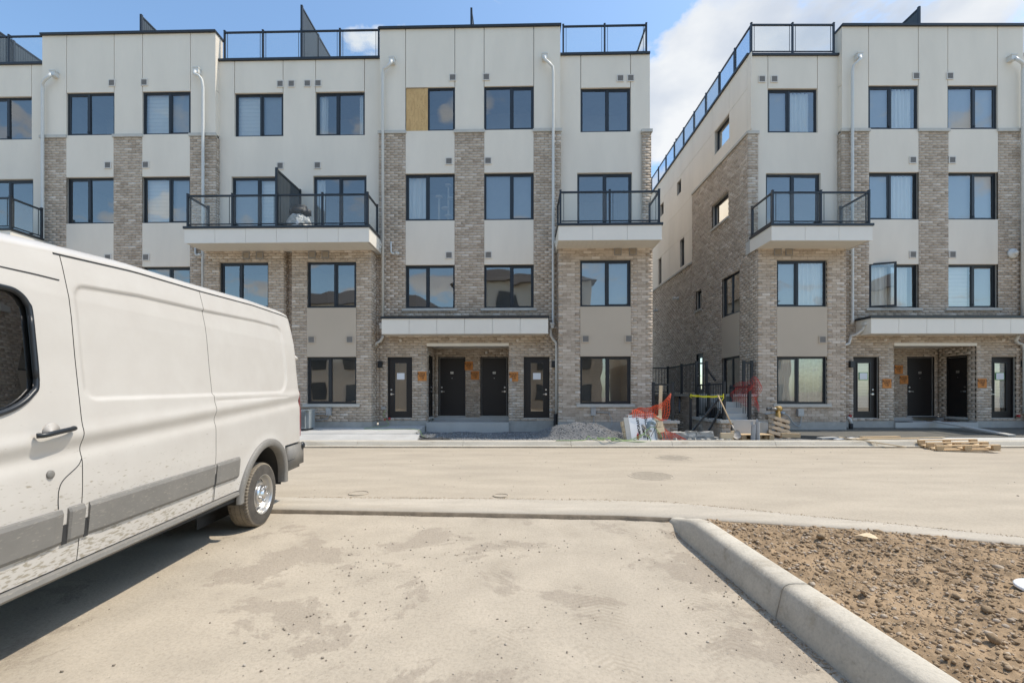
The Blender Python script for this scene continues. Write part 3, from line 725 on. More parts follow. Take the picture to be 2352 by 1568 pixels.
# narrow brick pier at the right end of the upper storeys
bkL.region(front(.10), 4.40, 4.70, 6.66, 10.28); stone_band(LB, front(.10), 4.37, 4.74, 10.285, 10.385, out=.04, inn=.09)
FR = facing_right(4.70)
bkL.region(FR, .10 + .062, 11.0, 6.2, 10.28); bkL.region(facing_right(4.56), -.55 + .062, 11, BB, 6.2)
mb = MB(); mb.box(4.3, 4.62, .45, 11, -.1, 10.3); mb.box(4.2, 4.48, -.3, .5, -.1, 6.2); mb.obj('wall', M['concrete'], LB)
panel_grid(LB, facing_right(4.68), [.262, 2.8, 5.4, 8.2, 11.0], [10.385, J1, ZP - .05], d0=0, d1=.06)
mb = MB(); mb.box(4.2, 4.6, .46, 11, 10.3, ZP - .06); mb.obj('parapet_wall', M['stucco'], LB)
mb = MB(); mb.box(4.20, 4.72, .551, 11, ZP - .05, ZP + .02); mb.obj('parapet_flashing', M['black'], LB)
# roofs and back
mb = MB(); mb.box(-21.9, 4.3, .3, 11, 12.5, 12.75); mb.obj('roof', M['roofing'], LB)
mb = MB(); mb.box(-21.9, 4.6, 11, 11.3, -.2, 13); mb.obj('wall', M['stucco'], LB)
mb = MB(); mb.box(-21.9, 4.3, 2.6, 2.7, .7, 12.5); mb.obj('partition', M['room'], LB)
# roof terrace railings
railing(LB, subdiv((-10.03, .28), (-4.62, .28), 4), ZP + .02, 1.02, name='roof_railing')
railing(LB, subdiv((1.75, .28), (4.58, .28), 2) + subdiv((4.58, .28), (4.58, 10.6), 8)[1:], ZP + .02, 1.02, name='roof_railing')
railing(LB, subdiv((-21.8, .28), (-16.4, .28), 4), ZP + .02, 1.02, name='roof_railing')
privacy_screen(LB, -7.32, .30, 4.1, ZP + .02, 14.93); privacy_screen(LB, -19.1, .35, 4.1, ZP + .02, 14.93)
# balcony divider of the double balcony
privacy_screen(LB, -7.30, -1.36, .12, 6.67, 8.46)
# downspouts
pz = -.10
downspout(LB, [(-15.78, -.15, 12.40), (-15.80, -.19, 12.30), (-15.95, -.19, 12.18), (-16.10, -.13, 12.10), (-16.13, pz, 11.95), (-16.13, pz, 7.0), (-16.13, pz, .6)], (-15.76, .02, 12.5))
downspout(LB, [(-10.76, -.15, 12.42), (-10.76, -.20, 12.30), (-10.62, -.19, 12.24), (-10.55, -.14, 12.14), (-10.53, pz, 11.9), (-10.53, pz, 6.7), (-10.53, pz, .6)], (-10.76, .02, 12.52))
downspout(LB, [(-4.05, -.15, 12.66), (-4.06, -.2, 12.56), (-4.18, -.19, 12.42), (-4.32, -.13, 12.40), (-4.36, pz, 12.25), (-4.36, pz, 3.98)], (-4.05, .02, 12.76))
downspout(LB, [(-4.36, pz, 3.44), (-4.37, pz, 3.36), (-4.45, pz, 3.24), (-4.60, pz, 3.16), (-4.66, pz, 3.02), (-4.66, pz, .72), (-4.66, -.14, .62), (-4.72, -.30, .50), (-4.72, -.30, .40)])
mb = MB(); mb.tube([(-4.72, -.30, .45), (-4.72, -.30, .36)], .052, 10); mb.obj('downspout_shoe', M['rubber'], LB)
downspout(LB, [(1.10, -.15, 12.7), (1.10, -.2, 12.58), (1.24, -.19, 12.46), (1.36, -.13, 12.38), (1.38, pz, 12.2), (1.38, pz, 3.72), (1.30, pz, 3.60), (1.30, pz, 3.42), (1.38, pz, 3.28), (1.48, pz, 3.18), (1.49, -.12, 3.0), (1.49, -.14, .75)], (1.10, .02, 12.8))
mb = MB(); mb.tube([(1.45, -.2, .80), (1.45, -.2, .12)], .065, 12); mb.obj('drain_pipe', M['rubber'], LB)
for (x_, y_, z_) in ((-4.37, -.2, 3.78), (1.34, -.2, 3.78), (-4.40, -.36, 6.42), (1.47, -.38, 6.42)):
    mb = MB(); mb.box(x_ - .07, x_ + .07, y_ - .07, y_ + .06, z_ - .03, z_ + .04); mb.box(x_ - .05, x_ + .05, y_ - .05, y_ + .05, z_ - .14, z_ - .03); mb.obj('rainwater_head', M['white_metal'], LB)
# small security cameras with their conduits
for cx_ in (-3.98, -10.72):
    mb = MB(); mb.tube([(cx_ - .12, -.04, 6.60), (cx_ - .12, -.04, 6.27), (cx_ - .08, -.05, 6.20), (cx_ + .02, -.08, 6.18)], .03, 8); mb.tube([(cx_ + .04, -.10, 6.20), (cx_ + .16, -.16, 6.17)], .05, 12); mb.obj('security_camera', M['white_metal'], LB, smooth=True)
# electrical boxes and conduits under the sills
for x_, r_ in ((-5.98, 0), (2.64, 0)):
    mb = MB(); mb.box(x_ - .075, x_ + .075, -.66, -.55, .76, 1.0); mb.box(x_ - .085, x_ + .085, -.67, -.55, .985, 1.005); o = mb.obj('meter_box', M['galv'], LB)
    mb = MB()
    if x_ < 0:
        mb.tube([(x_, -.60, .76), (x_ - .06, -.60, .66), (x_ - .2, -.6, .62), (x_ - .45, -.62, .60)], .016, 8, smooth=4); mb.tube([(x_ - .075, -.6, .80), (x_ - .5, -.6, .79)], .014, 8)
    else:
        mb.tube([(x_ + .02, -.58, .76), (x_ + .03, -.6, .45), (x_ + .04, -.62, .22)], .012, 8, smooth=4); mb.tube([(x_ + .075, -.58, .86), (x_ + .55, -.58, .85)], .013, 8); mb.tube([(x_ + .5, -.6, .83), (x_ + .6, -.62, .6), (x_ + .55, -.64, .35)], .011, 8, smooth=5)
    mb.obj('conduit', M['galv'], o, smooth=True)
mb = MB(); mb.tube([(-4.36, -.03, .66), (-4.2, -.03, .66)], .012); mb.box(-4.44, -4.30, -.05, 0, .93, 1.03); mb.obj('outlet_box', M['galv'], LB)
mb = MB(); mb.box(1.26, 1.36, -.04, 0, .88, .96); mb.obj('outlet_box', M['galv'], LB)
mb = MB(); mb.tube([(-4.28, -.06, .60), (-4.28, -.14, .60)], .035, 10); mb.tube([(-4.18, -.02, .63), (-4.12, -.10, .63)], .035, 10); mb.obj('tap', M['red'], LB)
bkL.region(front(0), -4.63, -4.535, BB, 6.2)
def vis_left(w_, px, py): return not (px < 690 and py > 560 + max(0, px - 100) * .3)
bkL.build(vis_left)

# ---- right block
RB = thing('townhouse_block', 'four-storey stucco and brick townhouse block right of the gap, its side wall running back', 'building', (0, 15.34, 0))
bkR = Bricks(RB)
tall(RB, bkR, 11.14, 17.27, -1, {0: CV((0, .46, 'shade'), (.5, .94, 'curtain')), 1: CV((0, 1, 'shade')), 2: CV((0, .46, 'shade'), (.47, .95, 'curtain')), 3: CV((0, 1, 'shade')),
     4: {'cover': [(0, .5, 'curtain'), (.5, .9, 'curtain')], 'open': True}, 5: CV((0, .53, 'zebra'), (.53, 1, 'shade')), 'numbers': ('131', '130'), 'notice': 'green', 'door_blind': 'slats'})
low_bay(RB, bkR, 8.13, 11.14, [(8.0, 10.85)], [(8.74, 10.43)], [(8.68, 10.53)], (7.94, 11.04, -1.41, -.15),
        {(4, 0): CV((.0, .42, 'shade'), (.44, .92, 'curtain')), (3, 0): None, (2, 0): CV((0, .42, 'shade'), (.45, 1, 'curtain')), (1, 0): CV((0, .45, 'curtain'), (.46, 1, 'lace')),
         ('s4', 0): .44, ('s2', 0): .43, ('s1', 0): .44, ('v', 0): [(8.63, 6.06), (9.0, 6.06), (10.08, 3.22)]}, [(8.53, 12.19), (8.95, 12.19)])
low_bay(RB, bkR, 17.27, 22.9, [(17.35, 20.0), (20.3, 22.9)], [(17.9, 19.6), (20.7, 22.4)], [(17.8, 19.6), (20.7, 22.5)], (17.2, 22.9, -1.41, -.3), {}, [(19.8, 12.17)])
bkR.region(front(.14), 8.03, 8.37, 6.66, 10.28); stone_band(RB, front(.14), 8.02, 8.40, 10.285, 10.385, out=.04, inn=.055)
# side wall, facing the gap
FS = facing_left(8.03)
SW = [(1.55, 2.78, 10.95, 11.87, 's'), (6.36, 6.91, 11.1, 11.74, 's'), (8.86, 9.43, 11.05, 11.7, 's'), (5.96, 6.53, 7.50, 8.81, 's'), (9.21, 9.72, 7.45, 8.85, 's')]
SB = [(1.56, 2.96, 8.05, 8.98), (3.96, 4.56, 5.09, 5.9), (.72, 2.07, 1.15, 5.86)]
doorS = (3.76, 4.51, 1.42, 3.20)
zsd = (1.15, 2.82, 4.36, 5.86)
allh = [s_[:4] for s_ in SW] + SB[:2] + [(.72, 2.07, zsd[0], zsd[1]), (.72, 2.07, zsd[2], zsd[3]), doorS]
mb = MB()
for c_ in cells(-.3, 15.5, .0, 6.2, allh) + cells(.27, 15.5, 6.2, ZP - .06, allh): fbox(mb, FS, *c_, .06, .26)
mb.obj('wall', M['concrete'], RB)
bkR.region(FS, .14 + .062, 4.96, 6.2, 10.30, [SB[0]]); bkR.region(FS, -.55 + .062, 4.96, BB, 6.2, [SB[1], SB[2], doorS]); bkR.region(FS, 4.96, 15.5, BB, 7.27, [])
zrow = [7.36, 8.88, 10.30, J1, ZP - .05]; urow = [4.96, 6.36, 7.96, 9.6, 11.2, 12.8, 15.5]
FS2 = facing_left(8.06)
def side_panels(us, zs, holes):
    for i in range(len(us) - 1):
        for k in range(len(zs) - 1):
            mbp = MB(); g = .006
            for c_ in cells(us[i] + (g if i else 0), us[i + 1] - g, zs[k] + g, zs[k + 1] - g, holes): fbox(mbp, FS2, *c_, 0, .029)
            mbp.obj('stucco_panel', M['stucco'], RB)
sh = [s_[:4] for s_ in SW]
side_panels(urow, zrow, sh)
side_panels([.262, 1.55, 2.93, 4.96], [10.39, J1, ZP - .05], sh)
stone_band(RB, FS, .14, 4.96, 10.305, 10.39, out=.05, inn=.029, piece=1.2)
stone_band(RB, FS, 4.96, 15.5, 7.275, 7.36, out=.05, inn=.029, piece=1.2)
for h in SW: window(RB, FS2, *h[:4], content=CV((0, 1, 'shade')) if h[0] > 3 else CV((0, 1, 'lightshade')), single=True, rec=.12, room=1)
window(RB, FS, *SB[0], content=CV((0, 1, 'lightshade')), single=True, rec=.12, room=1); window(RB, FS, *SB[1], single=True, rec=.12, room=1)
window(RB, FS, .72, 2.07, zsd[2], zsd[3], .5, CV((0, 1, 'shade')), rec=.08, room=1); window(RB, FS, .72, 2.07, zsd[0], zsd[1], .5, CV((0, 1, 'shade')), rec=.08, room=1)
panel_grid(RB, FS, [.722, 2.068], [zsd[1], zsd[2]], d0=-.004, mat='stucco_beige')
stone_band(RB, FS, 1.5, 3.02, 7.97, 8.045, out=.05, inn=.1, name='window_sill', piece=2); stone_band(RB, FS, 3.9, 4.62, 5.0, 5.085, out=.05, inn=.1, name='window_sill'); stone_band(RB, FS, .62, 2.15, 1.05, 1.145, out=.05, inn=.1, name='window_sill', piece=2)
door(RB, FS, *doorS, glazed=True, rec=.05)
for (y_, z_) in ((6.63, 6.06), (9.76, 6.05)):
    mb = MB(); mt = Matrix.Translation((8.03, y_, z_)) @ Matrix.Rotation(R(-90), 4, 'Y'); mb.lathe([(.09, 0), (.09, .04), (.06, .06), (.06, .14), (.09, .16), (.08, .24), (.03, .27)], 16, mt); mb.obj('wall_lamp', M['white_metal'], RB, smooth=True)
mb = MB(); mb.box(7.99, 8.45, .551, 15.5, ZP - .05, ZP + .02); mb.obj('parapet_flashing', M['black'], RB)
mb = MB(); mb.box(7.99, 8.13, .14, .549, ZP - .049, ZP + .019); mb.obj('parapet_flashing', M['black'], RB)
mb = MB(); fbox(mb, FS2, -.0, .26, 10.39, ZP - .052, .004, .03); mb.obj('stucco_panel', M['stucco'], RB)
mb = MB(); mb.box(8.3, 22.9, .3, 15.5, 12.5, 12.75); mb.obj('roof', M['roofing'], RB)
mb = MB(); mb.box(8.1, 22.9, 15.5, 15.8, -.2, 13); mb.obj('wall', M['stucco'], RB)
mb = MB(); mb.box(9.9, 22.8, 2.6, 2.7, .7, 12.5); mb.obj('partition', M['room'], RB)
sidep = [(8.17, .20)] + [(8.17, .10 + 1.243 * k) for k in range(1, 12)]
railing(RB, subdiv((10.98, .20), (8.17, .20), 2)[:2] + sidep, ZP + .02, 1.02, frosted=(4, 5, 6, 7), name='roof_railing')
sc_m = MB(); sc_m.bar((8.22, 7.5, 14.2), (10.6, 7.5, 14.2), .05, .05); sc_m.bar((8.22, 7.5, ZP + .1), (10.6, 7.5, ZP + .1), .05, .05)
for k in range(3): sc_m.bar((8.24 + 1.18 * k, 7.5, ZP), (8.24 + 1.18 * k, 7.5, 14.25), .07)
so_ = sc_m.obj('privacy_screen', M['black'], RB)
slm = MB(); slm.box(-.038, .038, -.008, .008, ZP + .1, 14.18); slm = slm.mesh('slat', M['screen'])
for k in range(1, 27): link('slat', slm, so_, (8.24 + .087 * k, 7.5, 0))
downspout(RB, [(11.62, -.15, 12.72), (11.60, -.2, 12.60), (11.50, -.19, 12.50), (11.42, -.13, 12.42), (11.40, pz, 12.25), (11.40, pz, 3.92), (11.38, pz, 3.80)], (11.64, .02, 12.82))
downspout(RB, [(11.58, -.40, 3.72), (11.56, -.36, 3.58), (11.46, -.22, 3.44), (11.36, pz, 3.40), (11.32, pz, 3.28), (11.28, pz, 3.14), (11.1, -.16, 3.09), (10.95, -.2, 3.06)])
downspout(RB, [(16.80, -.15, 12.66), (16.86, -.2, 12.54), (17.0, -.19, 12.46), (17.08, -.13, 12.40), (17.10, pz, 12.25), (17.10, pz, 3.98)], (16.78, .02, 12.76))
downspout(RB, [(16.75, -.3, 3.40), (16.76, -.2, 3.24), (16.95, pz, 3.16), (17.10, pz, 3.12), (17.16, pz, 2.95), (17.16, pz, .8)])
mb = MB(); mb.box(11.50, 11.66, -.5, -.36, 3.70, 3.80); mb.obj('rainwater_head', M['white_metal'], RB)
mb = MB(); mb.tube([(11.12, -.25, .68), (11.18, -.28, .62), (11.2, -.3, .48)], .055, 10); mb.mi = 1; mb.tube([(11.2, -.3, .48), (11.2, -.3, .28)], .065, 12); mb.obj('drain_pipe', [M['white_metal'], M['rubber']], RB, smooth=True)
mb = MB(); mt = Matrix.Translation((16.85, -.0, 6.18)) @ Matrix.Rotation(R(90), 4, 'X'); mb.lathe([(.17, 0), (.17, .05), (.13, .08), (.07, .09), (.06, .16), (.02, .18)], 24, mt); mb.obj('wall_lamp', M['white_metal'], RB, smooth=True)
mb = MB(); mb.box(9.33 - .09, 9.33 + .09, -.66, -.55, .74, .98); o = mb.obj('meter_box', M['galv'], RB)
mb = MB(); mb.tube([(8.2, -.6, .80), (8.6, -.6, .86), (8.9, -.62, .78), (9.1, -.64, .5), (9.3, -.62, .42), (9.36, -.6, .60), (9.36, -.6, .74)], .014, 8, smooth=6); mb.box(8.72, 8.82, -.63, -.55, .78, .88); mb.obj('conduit', M['galv'], o, smooth=True)
mb = MB(); mb.tube([(11.35, -.03, .72), (11.35, -.1, .72)], .04, 10); mb.obj('tap', M['red'], RB)
mb = MB(); mb.tube([(17.0, -.03, .72), (17.0, -.1, .72)], .04, 10); mb.obj('tap', M['red'], RB)
bkR.region(front(0), 10.80, 11.105, BB, 6.2)
bkR.build()
# open casement of the right block, swung outwards
RBc = (11.14 + 17.27) / 2
hx = RBc - 2.17 + .05; W_ = .76; z0_, z1_ = W2[0] + .02, W2[1] + .03
th = R(20)
mt = Matrix.Translation((hx, .08, 0)) @ Matrix.Rotation(-th, 4, 'Z')
def cb(mb, *b): mb.box(*b, mat=mt)
mb = MB(); cb(mb, 0, W_, -.04, 0, z1_ - .06, z1_); cb(mb, 0, W_, -.04, 0, z0_, z0_ + .06); cb(mb, 0, .06, -.04, 0, z0_ + .06, z1_ - .06); cb(mb, W_ - .06, W_, -.04, 0, z0_ + .06, z1_ - .06)
o = mb.obj('casement', M['black'], RB, label='open casement window half swung outwards')
mb = MB(); mb.quad(*[mt @ Vector(p) for p in ((.06, -.02, z0_ + .06), (W_ - .06, -.02, z0_ + .06), (W_ - .06, -.02, z1_ - .06), (.06, -.02, z1_ - .06))]); mb.obj('pane', M['glass'], o)
mb = MB(); random.seed(3)
for k in range(7):
    a = .08 + .09 * k; mb.quad(*[mt @ Vector(p) for p in ((a, .03 + .02 * (k % 2), z0_ + .10 + .04 * (k % 3)), (a + .09, .03 + .02 * ((k + 1) % 2), z0_ + .10 + .04 * ((k + 1) % 3)), (a + .09, .03 + .02 * ((k + 1) % 2), z1_ - .2), (a, .03 + .02 * (k % 2), z1_ - .2))])
# ------------------------------------------------------------------ ground materials
def groundmat(name, light, dark, patch=(.50, .60), patch_scale=.8, speck=.0, rough=.95, bump=.3, smear=None, fine=None, patch_amt=1.0, tracks=False):
    m, nt, b = newmat(name); g = N(nt, 'ShaderNodeNewGeometry')
    mp = N(nt, 'ShaderNodeMapping'); L(nt, g.outputs['Position'], mp.inputs[0])
    if smear: mp.inputs['Scale'].default_value = smear
    n1 = N(nt, 'ShaderNodeTexNoise', i={'Scale': patch_scale, 'Detail': 10.0, 'Roughness': .68, 'Distortion': .3}); L(nt, mp.outputs[0], n1.inputs['Vector'])
    pr = ramp(nt, [(patch[0], (0, 0, 0)), (patch[1], (patch_amt,) * 3)], n1.outputs['Fac'])
    n2 = N(nt, 'ShaderNodeTexNoise', i={'Scale': 45.0, 'Detail': 8.0, 'Roughness': .7}); L(nt, g.outputs['Position'], n2.inputs['Vector'])
    n3 = N(nt, 'ShaderNodeTexNoise', i={'Scale': 2.2, 'Detail': 5.0}); L(nt, mp.outputs[0], n3.inputs['Vector'])
    lt = ramp(nt, [(.3, tuple(x * .90 for x in light)), (.7, tuple(x * 1.07 for x in light))], n3.outputs['Fac'])
    mx = N(nt, 'ShaderNodeMix', data_type='RGBA'); L(nt, pr.outputs[0], mx.inputs[0]); L(nt, lt.outputs[0], mx.inputs[6]); mx.inputs[7].default_value = (*dark, 1)
    fr = ramp(nt, [(.30, (.80, .80, .80)), (.5, (1, 1, 1)), (.72, (1.10, 1.10, 1.10))], n2.outputs['Fac'])
    mu = N(nt, 'ShaderNodeMix', data_type='RGBA', blend_type='MULTIPLY', i={0: .9}); L(nt, mx.outputs[2], mu.inputs[6]); L(nt, fr.outputs[0], mu.inputs[7])
    out = mu.outputs[2]
    if speck:
        v = N(nt, 'ShaderNodeTexVoronoi', i={'Scale': 34.0, 'Randomness': 1.0}); L(nt, g.outputs['Position'], v.inputs['Vector'])
        vr = ramp(nt, [(.05, (1, 1, 1)), (.11, (0, 0, 0))], v.outputs['Distance'])
        wn = N(nt, 'ShaderNodeTexNoise', i={'Scale': 3.1, 'Detail': 4.0}); L(nt, g.outputs['Position'], wn.inputs['Vector'])
        wr = ramp(nt, [(.48, (0, 0, 0)), (.62, (speck,) * 3)], wn.outputs['Fac'])
        pm = N(nt, 'ShaderNodeMath', operation='MULTIPLY'); L(nt, vr.outputs[0], pm.inputs[0]); L(nt, wr.outputs[0], pm.inputs[1])
        m3 = N(nt, 'ShaderNodeMix', data_type='RGBA'); L(nt, pm.outputs[0], m3.inputs[0]); L(nt, out, m3.inputs[6]); m3.inputs[7].default_value = (.16, .13, .10, 1); out = m3.outputs[2]
    if tracks:   # tyre prints pressed into the dust: chevron bars inside narrow lanes, broken up by wear
        sx = N(nt, 'ShaderNodeSeparateXYZ'); L(nt, g.outputs['Position'], sx.inputs[0]); tot = None
        wb = N(nt, 'ShaderNodeTexNoise', i={'Scale': .5, 'Detail': 2.0}); L(nt, g.outputs['Position'], wb.inputs['Vector'])
        wn2 = N(nt, 'ShaderNodeMath', operation='MULTIPLY_ADD', i={1: 1.1, 2: -.55}); L(nt, wb.outputs['Fac'], wn2.inputs[0])
        xw = N(nt, 'ShaderNodeMath', operation='ADD'); L(nt, sx.outputs['X'], xw.inputs[0]); L(nt, wn2.outputs[0], xw.inputs[1])
        for cx in (-.05, .62, 1.25):
            d = N(nt, 'ShaderNodeMath', operation='SUBTRACT', i={1: cx}); L(nt, xw.outputs[0], d.inputs[0])
            ab = N(nt, 'ShaderNodeMath', operation='ABSOLUTE'); L(nt, d.outputs[0], ab.inputs[0])
            la = ramp(nt, [(.085, (1, 1, 1)), (.125, (0, 0, 0))], ab.outputs[0])
            ph = N(nt, 'ShaderNodeMath', operation='MULTIPLY_ADD', i={1: 95.0}); L(nt, ab.outputs[0], ph.inputs[0])
            py = N(nt, 'ShaderNodeMath', operation='MULTIPLY', i={1: 130.0}); L(nt, sx.outputs['Y'], py.inputs[0]); L(nt, py.outputs[0], ph.inputs[2])
            sn = N(nt, 'ShaderNodeMath', operation='SINE'); L(nt, ph.outputs[0], sn.inputs[0])
            s1_ = N(nt, 'ShaderNodeMath', operation='MULTIPLY_ADD', i={1: .5, 2: .5}); L(nt, sn.outputs[0], s1_.inputs[0])
            ml = N(nt, 'ShaderNodeMath', operation='MULTIPLY'); L(nt, la.outputs[0], ml.inputs[0]); L(nt, s1_.outputs[0], ml.inputs[1])
            if tot is None: tot = ml.outputs[0]
            else: a2 = N(nt, 'ShaderNodeMath', operation='ADD'); L(nt, tot, a2.inputs[0]); L(nt, ml.outputs[0], a2.inputs[1]); tot = a2.outputs[0]
        wr_ = N(nt, 'ShaderNodeTexNoise', i={'Scale': 1.7, 'Detail': 5.0}); L(nt, g.outputs['Position'], wr_.inputs['Vector'])
        wm = ramp(nt, [(.45, (0, 0, 0)), (.62, (.40, .40, .40))], wr_.outputs['Fac'])
        tm = N(nt, 'ShaderNodeMath', operation='MULTIPLY'); L(nt, tot, tm.inputs[0]); L(nt, wm.outputs[0], tm.inputs[1])
        m4 = N(nt, 'ShaderNodeMix', data_type='RGBA'); L(nt, tm.outputs[0], m4.inputs[0]); L(nt, out, m4.inputs[6]); m4.inputs[7].default_value = (.27, .225, .17, 1); out = m4.outputs[2]
    L(nt, out, b.inputs['Base Color']); b.inputs['Roughness'].default_value = rough; b.inputs['Specular IOR Level'].default_value = .25
    hm = N(nt, 'ShaderNodeMath', operation='MULTIPLY_ADD', i={1: .6}); L(nt, pr.outputs[0], hm.inputs[0]); 
    hm2 = N(nt, 'ShaderNodeMath', operation='MULTIPLY'); L(nt, n2.outputs['Fac'], hm2.inputs[0]); L(nt, hm.outputs[0], hm2.inputs[1]); hm.inputs[2].default_value = .5
    bp = N(nt, 'ShaderNodeBump', i={'Strength': bump, 'Distance': .02}); L(nt, hm2.outputs[0], bp.inputs['Height']); L(nt, bp.outputs[0], b.inputs['Normal'])
    return m
DUST = (.43, .372, .292)
M['road'] = groundmat('dusty_road', DUST, (.37, .32, .255), (.52, .72), .35, speck=.0, smear=(.35, 1, 1), bump=.15)
M['lot'] = groundmat('dusty_parking_lot', (.43, .375, .298), (.335, .286, .228), (.535, .562), .85, speck=.9, bump=.5, patch_amt=.72, tracks=True)
M['soil'] = groundmat('dry_soil', (.36, .255, .155), (.25, .175, .105), (.45, .6), 3, bump=.6)
M['ribbon'] = groundmat('kerb_concrete', (.47, .42, .345), (.40, .35, .28), (.5, .7), 1.6, bump=.15, smear=(.5, 2, 1))
M['kerb'] = groundmat('kerb_concrete', (.52, .475, .395), (.40, .345, .265), (.54, .70), 1.9, bump=.5, smear=(.6, 2, 3))
M['walk'] = groundmat('walkway_concrete', (.47, .465, .445), (.42, .41, .39), (.5, .7), 1.0, bump=.12)
M['gravelbase'] = groundmat('gravel_base', (.20, .20, .20), (.15, .15, .15), (.4, .6), 4, bump=.8)
def rockmat(name, a, b_, c):
    m, nt, b = newmat(name); g = N(nt, 'ShaderNodeNewGeometry')
    r = ramp(nt, [(0, a), (.6, b_), (.95, c)], g.outputs['Random Per Island'])
    n2 = N(nt, 'ShaderNodeTexNoise', i={'Scale': 80.0, 'Detail': 5.0}); L(nt, g.outputs['Position'], n2.inputs['Vector'])
    fr = ramp(nt, [(.3, (.8, .8, .8)), (.7, (1.15, 1.15, 1.15))], n2.outputs['Fac'])
    mu = N(nt, 'ShaderNodeMix', data_type='RGBA', blend_type='MULTIPLY', i={0: 1.0}); L(nt, r.outputs[0], mu.inputs[6]); L(nt, fr.outputs[0], mu.inputs[7])
    L(nt, mu.outputs[2], b.inputs['Base Color']); b.inputs['Roughness'].default_value = .95
    bp = N(nt, 'ShaderNodeBump', i={'Strength': .5, 'Distance': .006}); L(nt, n2.outputs['Fac'], bp.inputs['Height']); L(nt, bp.outputs[0], b.inputs['Normal'])
    return m
M['clod'] = rockmat('soil_clods', (.26, .185, .11), (.36, .26, .16), (.48, .40, .31))
M['gravel'] = rockmat('gravel_stone', (.15, .155, .16), (.25, .255, .26), (.37, .37, .36))
M['pebble'] = rockmat('pebbles', (.22, .19, .15), (.33, .285, .23), (.42, .38, .32))

# ------------------------------------------------------------------ setting
rg = np.random.default_rng(11)
def sstep(a, b, x): t = np.clip((x - a) / (b - a), 0, 1); return t * t * (3 - 2 * t)
def vnoise(x, y, s, seed=0):
    """smooth value noise on numpy arrays"""
    r = np.random.default_rng(seed).random((64, 64)); x = np.asarray(x) * s; y = np.asarray(y) * s
    xi = np.floor(x).astype(int); yi = np.floor(y).astype(int); fx = x - xi; fy = y - yi; fx = fx * fx * (3 - 2 * fx); fy = fy * fy * (3 - 2 * fy)
    g = lambda a, b: r[a % 64, b % 64]
    return (g(xi, yi) * (1 - fx) + g(xi + 1, yi) * fx) * (1 - fy) + (g(xi, yi + 1) * (1 - fx) + g(xi + 1, yi + 1) * fx) * fy
def fbm(x, y, s, o=4, seed=0): return sum(vnoise(x, y, s * 2 ** k, seed + k) / 2 ** k for k in range(o)) / sum(1 / 2 ** k for k in range(o))
def grid_obj(name, X, Y, Z, mat, smooth=True, **props):
    n, m = X.shape; V = np.stack([X, Y, Z], -1).reshape(-1, 3); i = np.arange(n * m).reshape(n, m)
    F = np.stack([i[:-1, :-1], i[1:, :-1], i[1:, 1:], i[:-1, 1:]], -1).reshape(-1, 4)
    return link(name, array_mesh(name, V, F, mat, smooth), **props)
CRX = [-60, -3.3, -.16, 1.2, 2.08, 2.7, 3.29, 4.2, 5.17, 7.5, 11, 16, 60]; CRY = [6.5, 6.39, 6.29, 6.22, 6.10, 5.82, 5.52, 5.10, 4.59, 3.0, -1, -8, -60]
RBX = [-60, -2.9, 1.32, 1.95, 3.62, 4.93, 7.2, 10.6, 15.6, 60]; RBY = [5.8, 5.72, 5.43, 5.32, 4.89, 4.36, 2.75, -1.1, -8.1, -60.2]
crack = lambda x: np.interp(x, CRX, CRY); rib = lambda x: np.interp(x, RBX, RBY)
g_ = np.array([-300, -60, 60, 300.]); GX, GY = np.meshgrid(g_, g_, indexing='ij'); grid_obj('ground', GX, GY, GX * 0 - .35, M['lot'], kind='structure')
xs = np.concatenate([np.linspace(-60, -6, 20), np.arange(-5.9, 8, .1), np.linspace(8.2, 60, 24)])
wob = (fbm(xs, xs * 0, 2.3, 3, 5) - .5) * .05
t = np.linspace(0, 1, 14); XX = xs[:, None] + 0 * t; YY = (crack(xs) + .026 + wob)[:, None] * (1 - t) + 12.2 * t
grid_obj('road', XX, YY, 0 * XX + .012 * (t > .0), M['road'], kind='structure')
t = np.linspace(0, 1, 4)
YY = rib(xs)[:, None] * (1 - t) + crack(xs)[:, None] * t; ZZ = .006 + 0 * XX[:, :4]
Xr = xs[:, None] + 0 * t
yy = np.concatenate([YY[:, :1], YY], 1); xx = np.concatenate([Xr[:, :1], Xr], 1); zz = np.concatenate([ZZ[:, :1] - .12, ZZ], 1); zz[:, 1] -= .003
grid_obj('gutter', xx, yy, zz, M['ribbon'], smooth=False, kind='structure')
xe = xs[:, None] + 0 * np.zeros(3); ye = np.stack([rib(xs) - .004 - .010 * fbm(xs, xs * 0, 6, 3, 4)] * 2 + [rib(xs) + .004], 1); ze = np.stack([xs * 0 - .10, xs * 0 - .004, xs * 0 + .0045], 1); grid_obj('gutter', xe, ye, ze, M['dirt_shade'], smooth=False, kind='structure')  # dark strip on the edge: splashed dirt plus the drop's shade, put into its colour
# joints in the near gutter
# parking lot: gently uneven, below the gutter edge
xs2 = np.arange(-6, 2.6, .06); ys2 = np.arange(-1.5, 6.3, .06); A, B = np.meshgrid(xs2, ys2, indexing='ij')
Z = -.040 + (fbm(A, B, .9, 3, 3) - .5) * .012 + (fbm(A, B, 5, 3, 9) - .5) * .004
Z = Z + .016 * sstep(.30, .0, np.abs(rib(A) - .22 - B)) * fbm(A, B, 4, 3, 21) - .016 * sstep(.07, .0, np.abs(rib(A) - B))
grid_obj('parking_lot', A, B, Z, M['lot'], kind='structure')
A, B = np.meshgrid(np.array([-60, -6.001]), np.array([-60, 5.9]), indexing='ij'); grid_obj('parking_lot', A, B, A * 0 - .040, M['lot'], kind='structure')
A, B = np.meshgrid(np.array([-6.001, 2.6]), np.array([-60, -1.5]), indexing='ij'); grid_obj('parking_lot', A, B, A * 0 - .040, M['lot'], kind='structure')
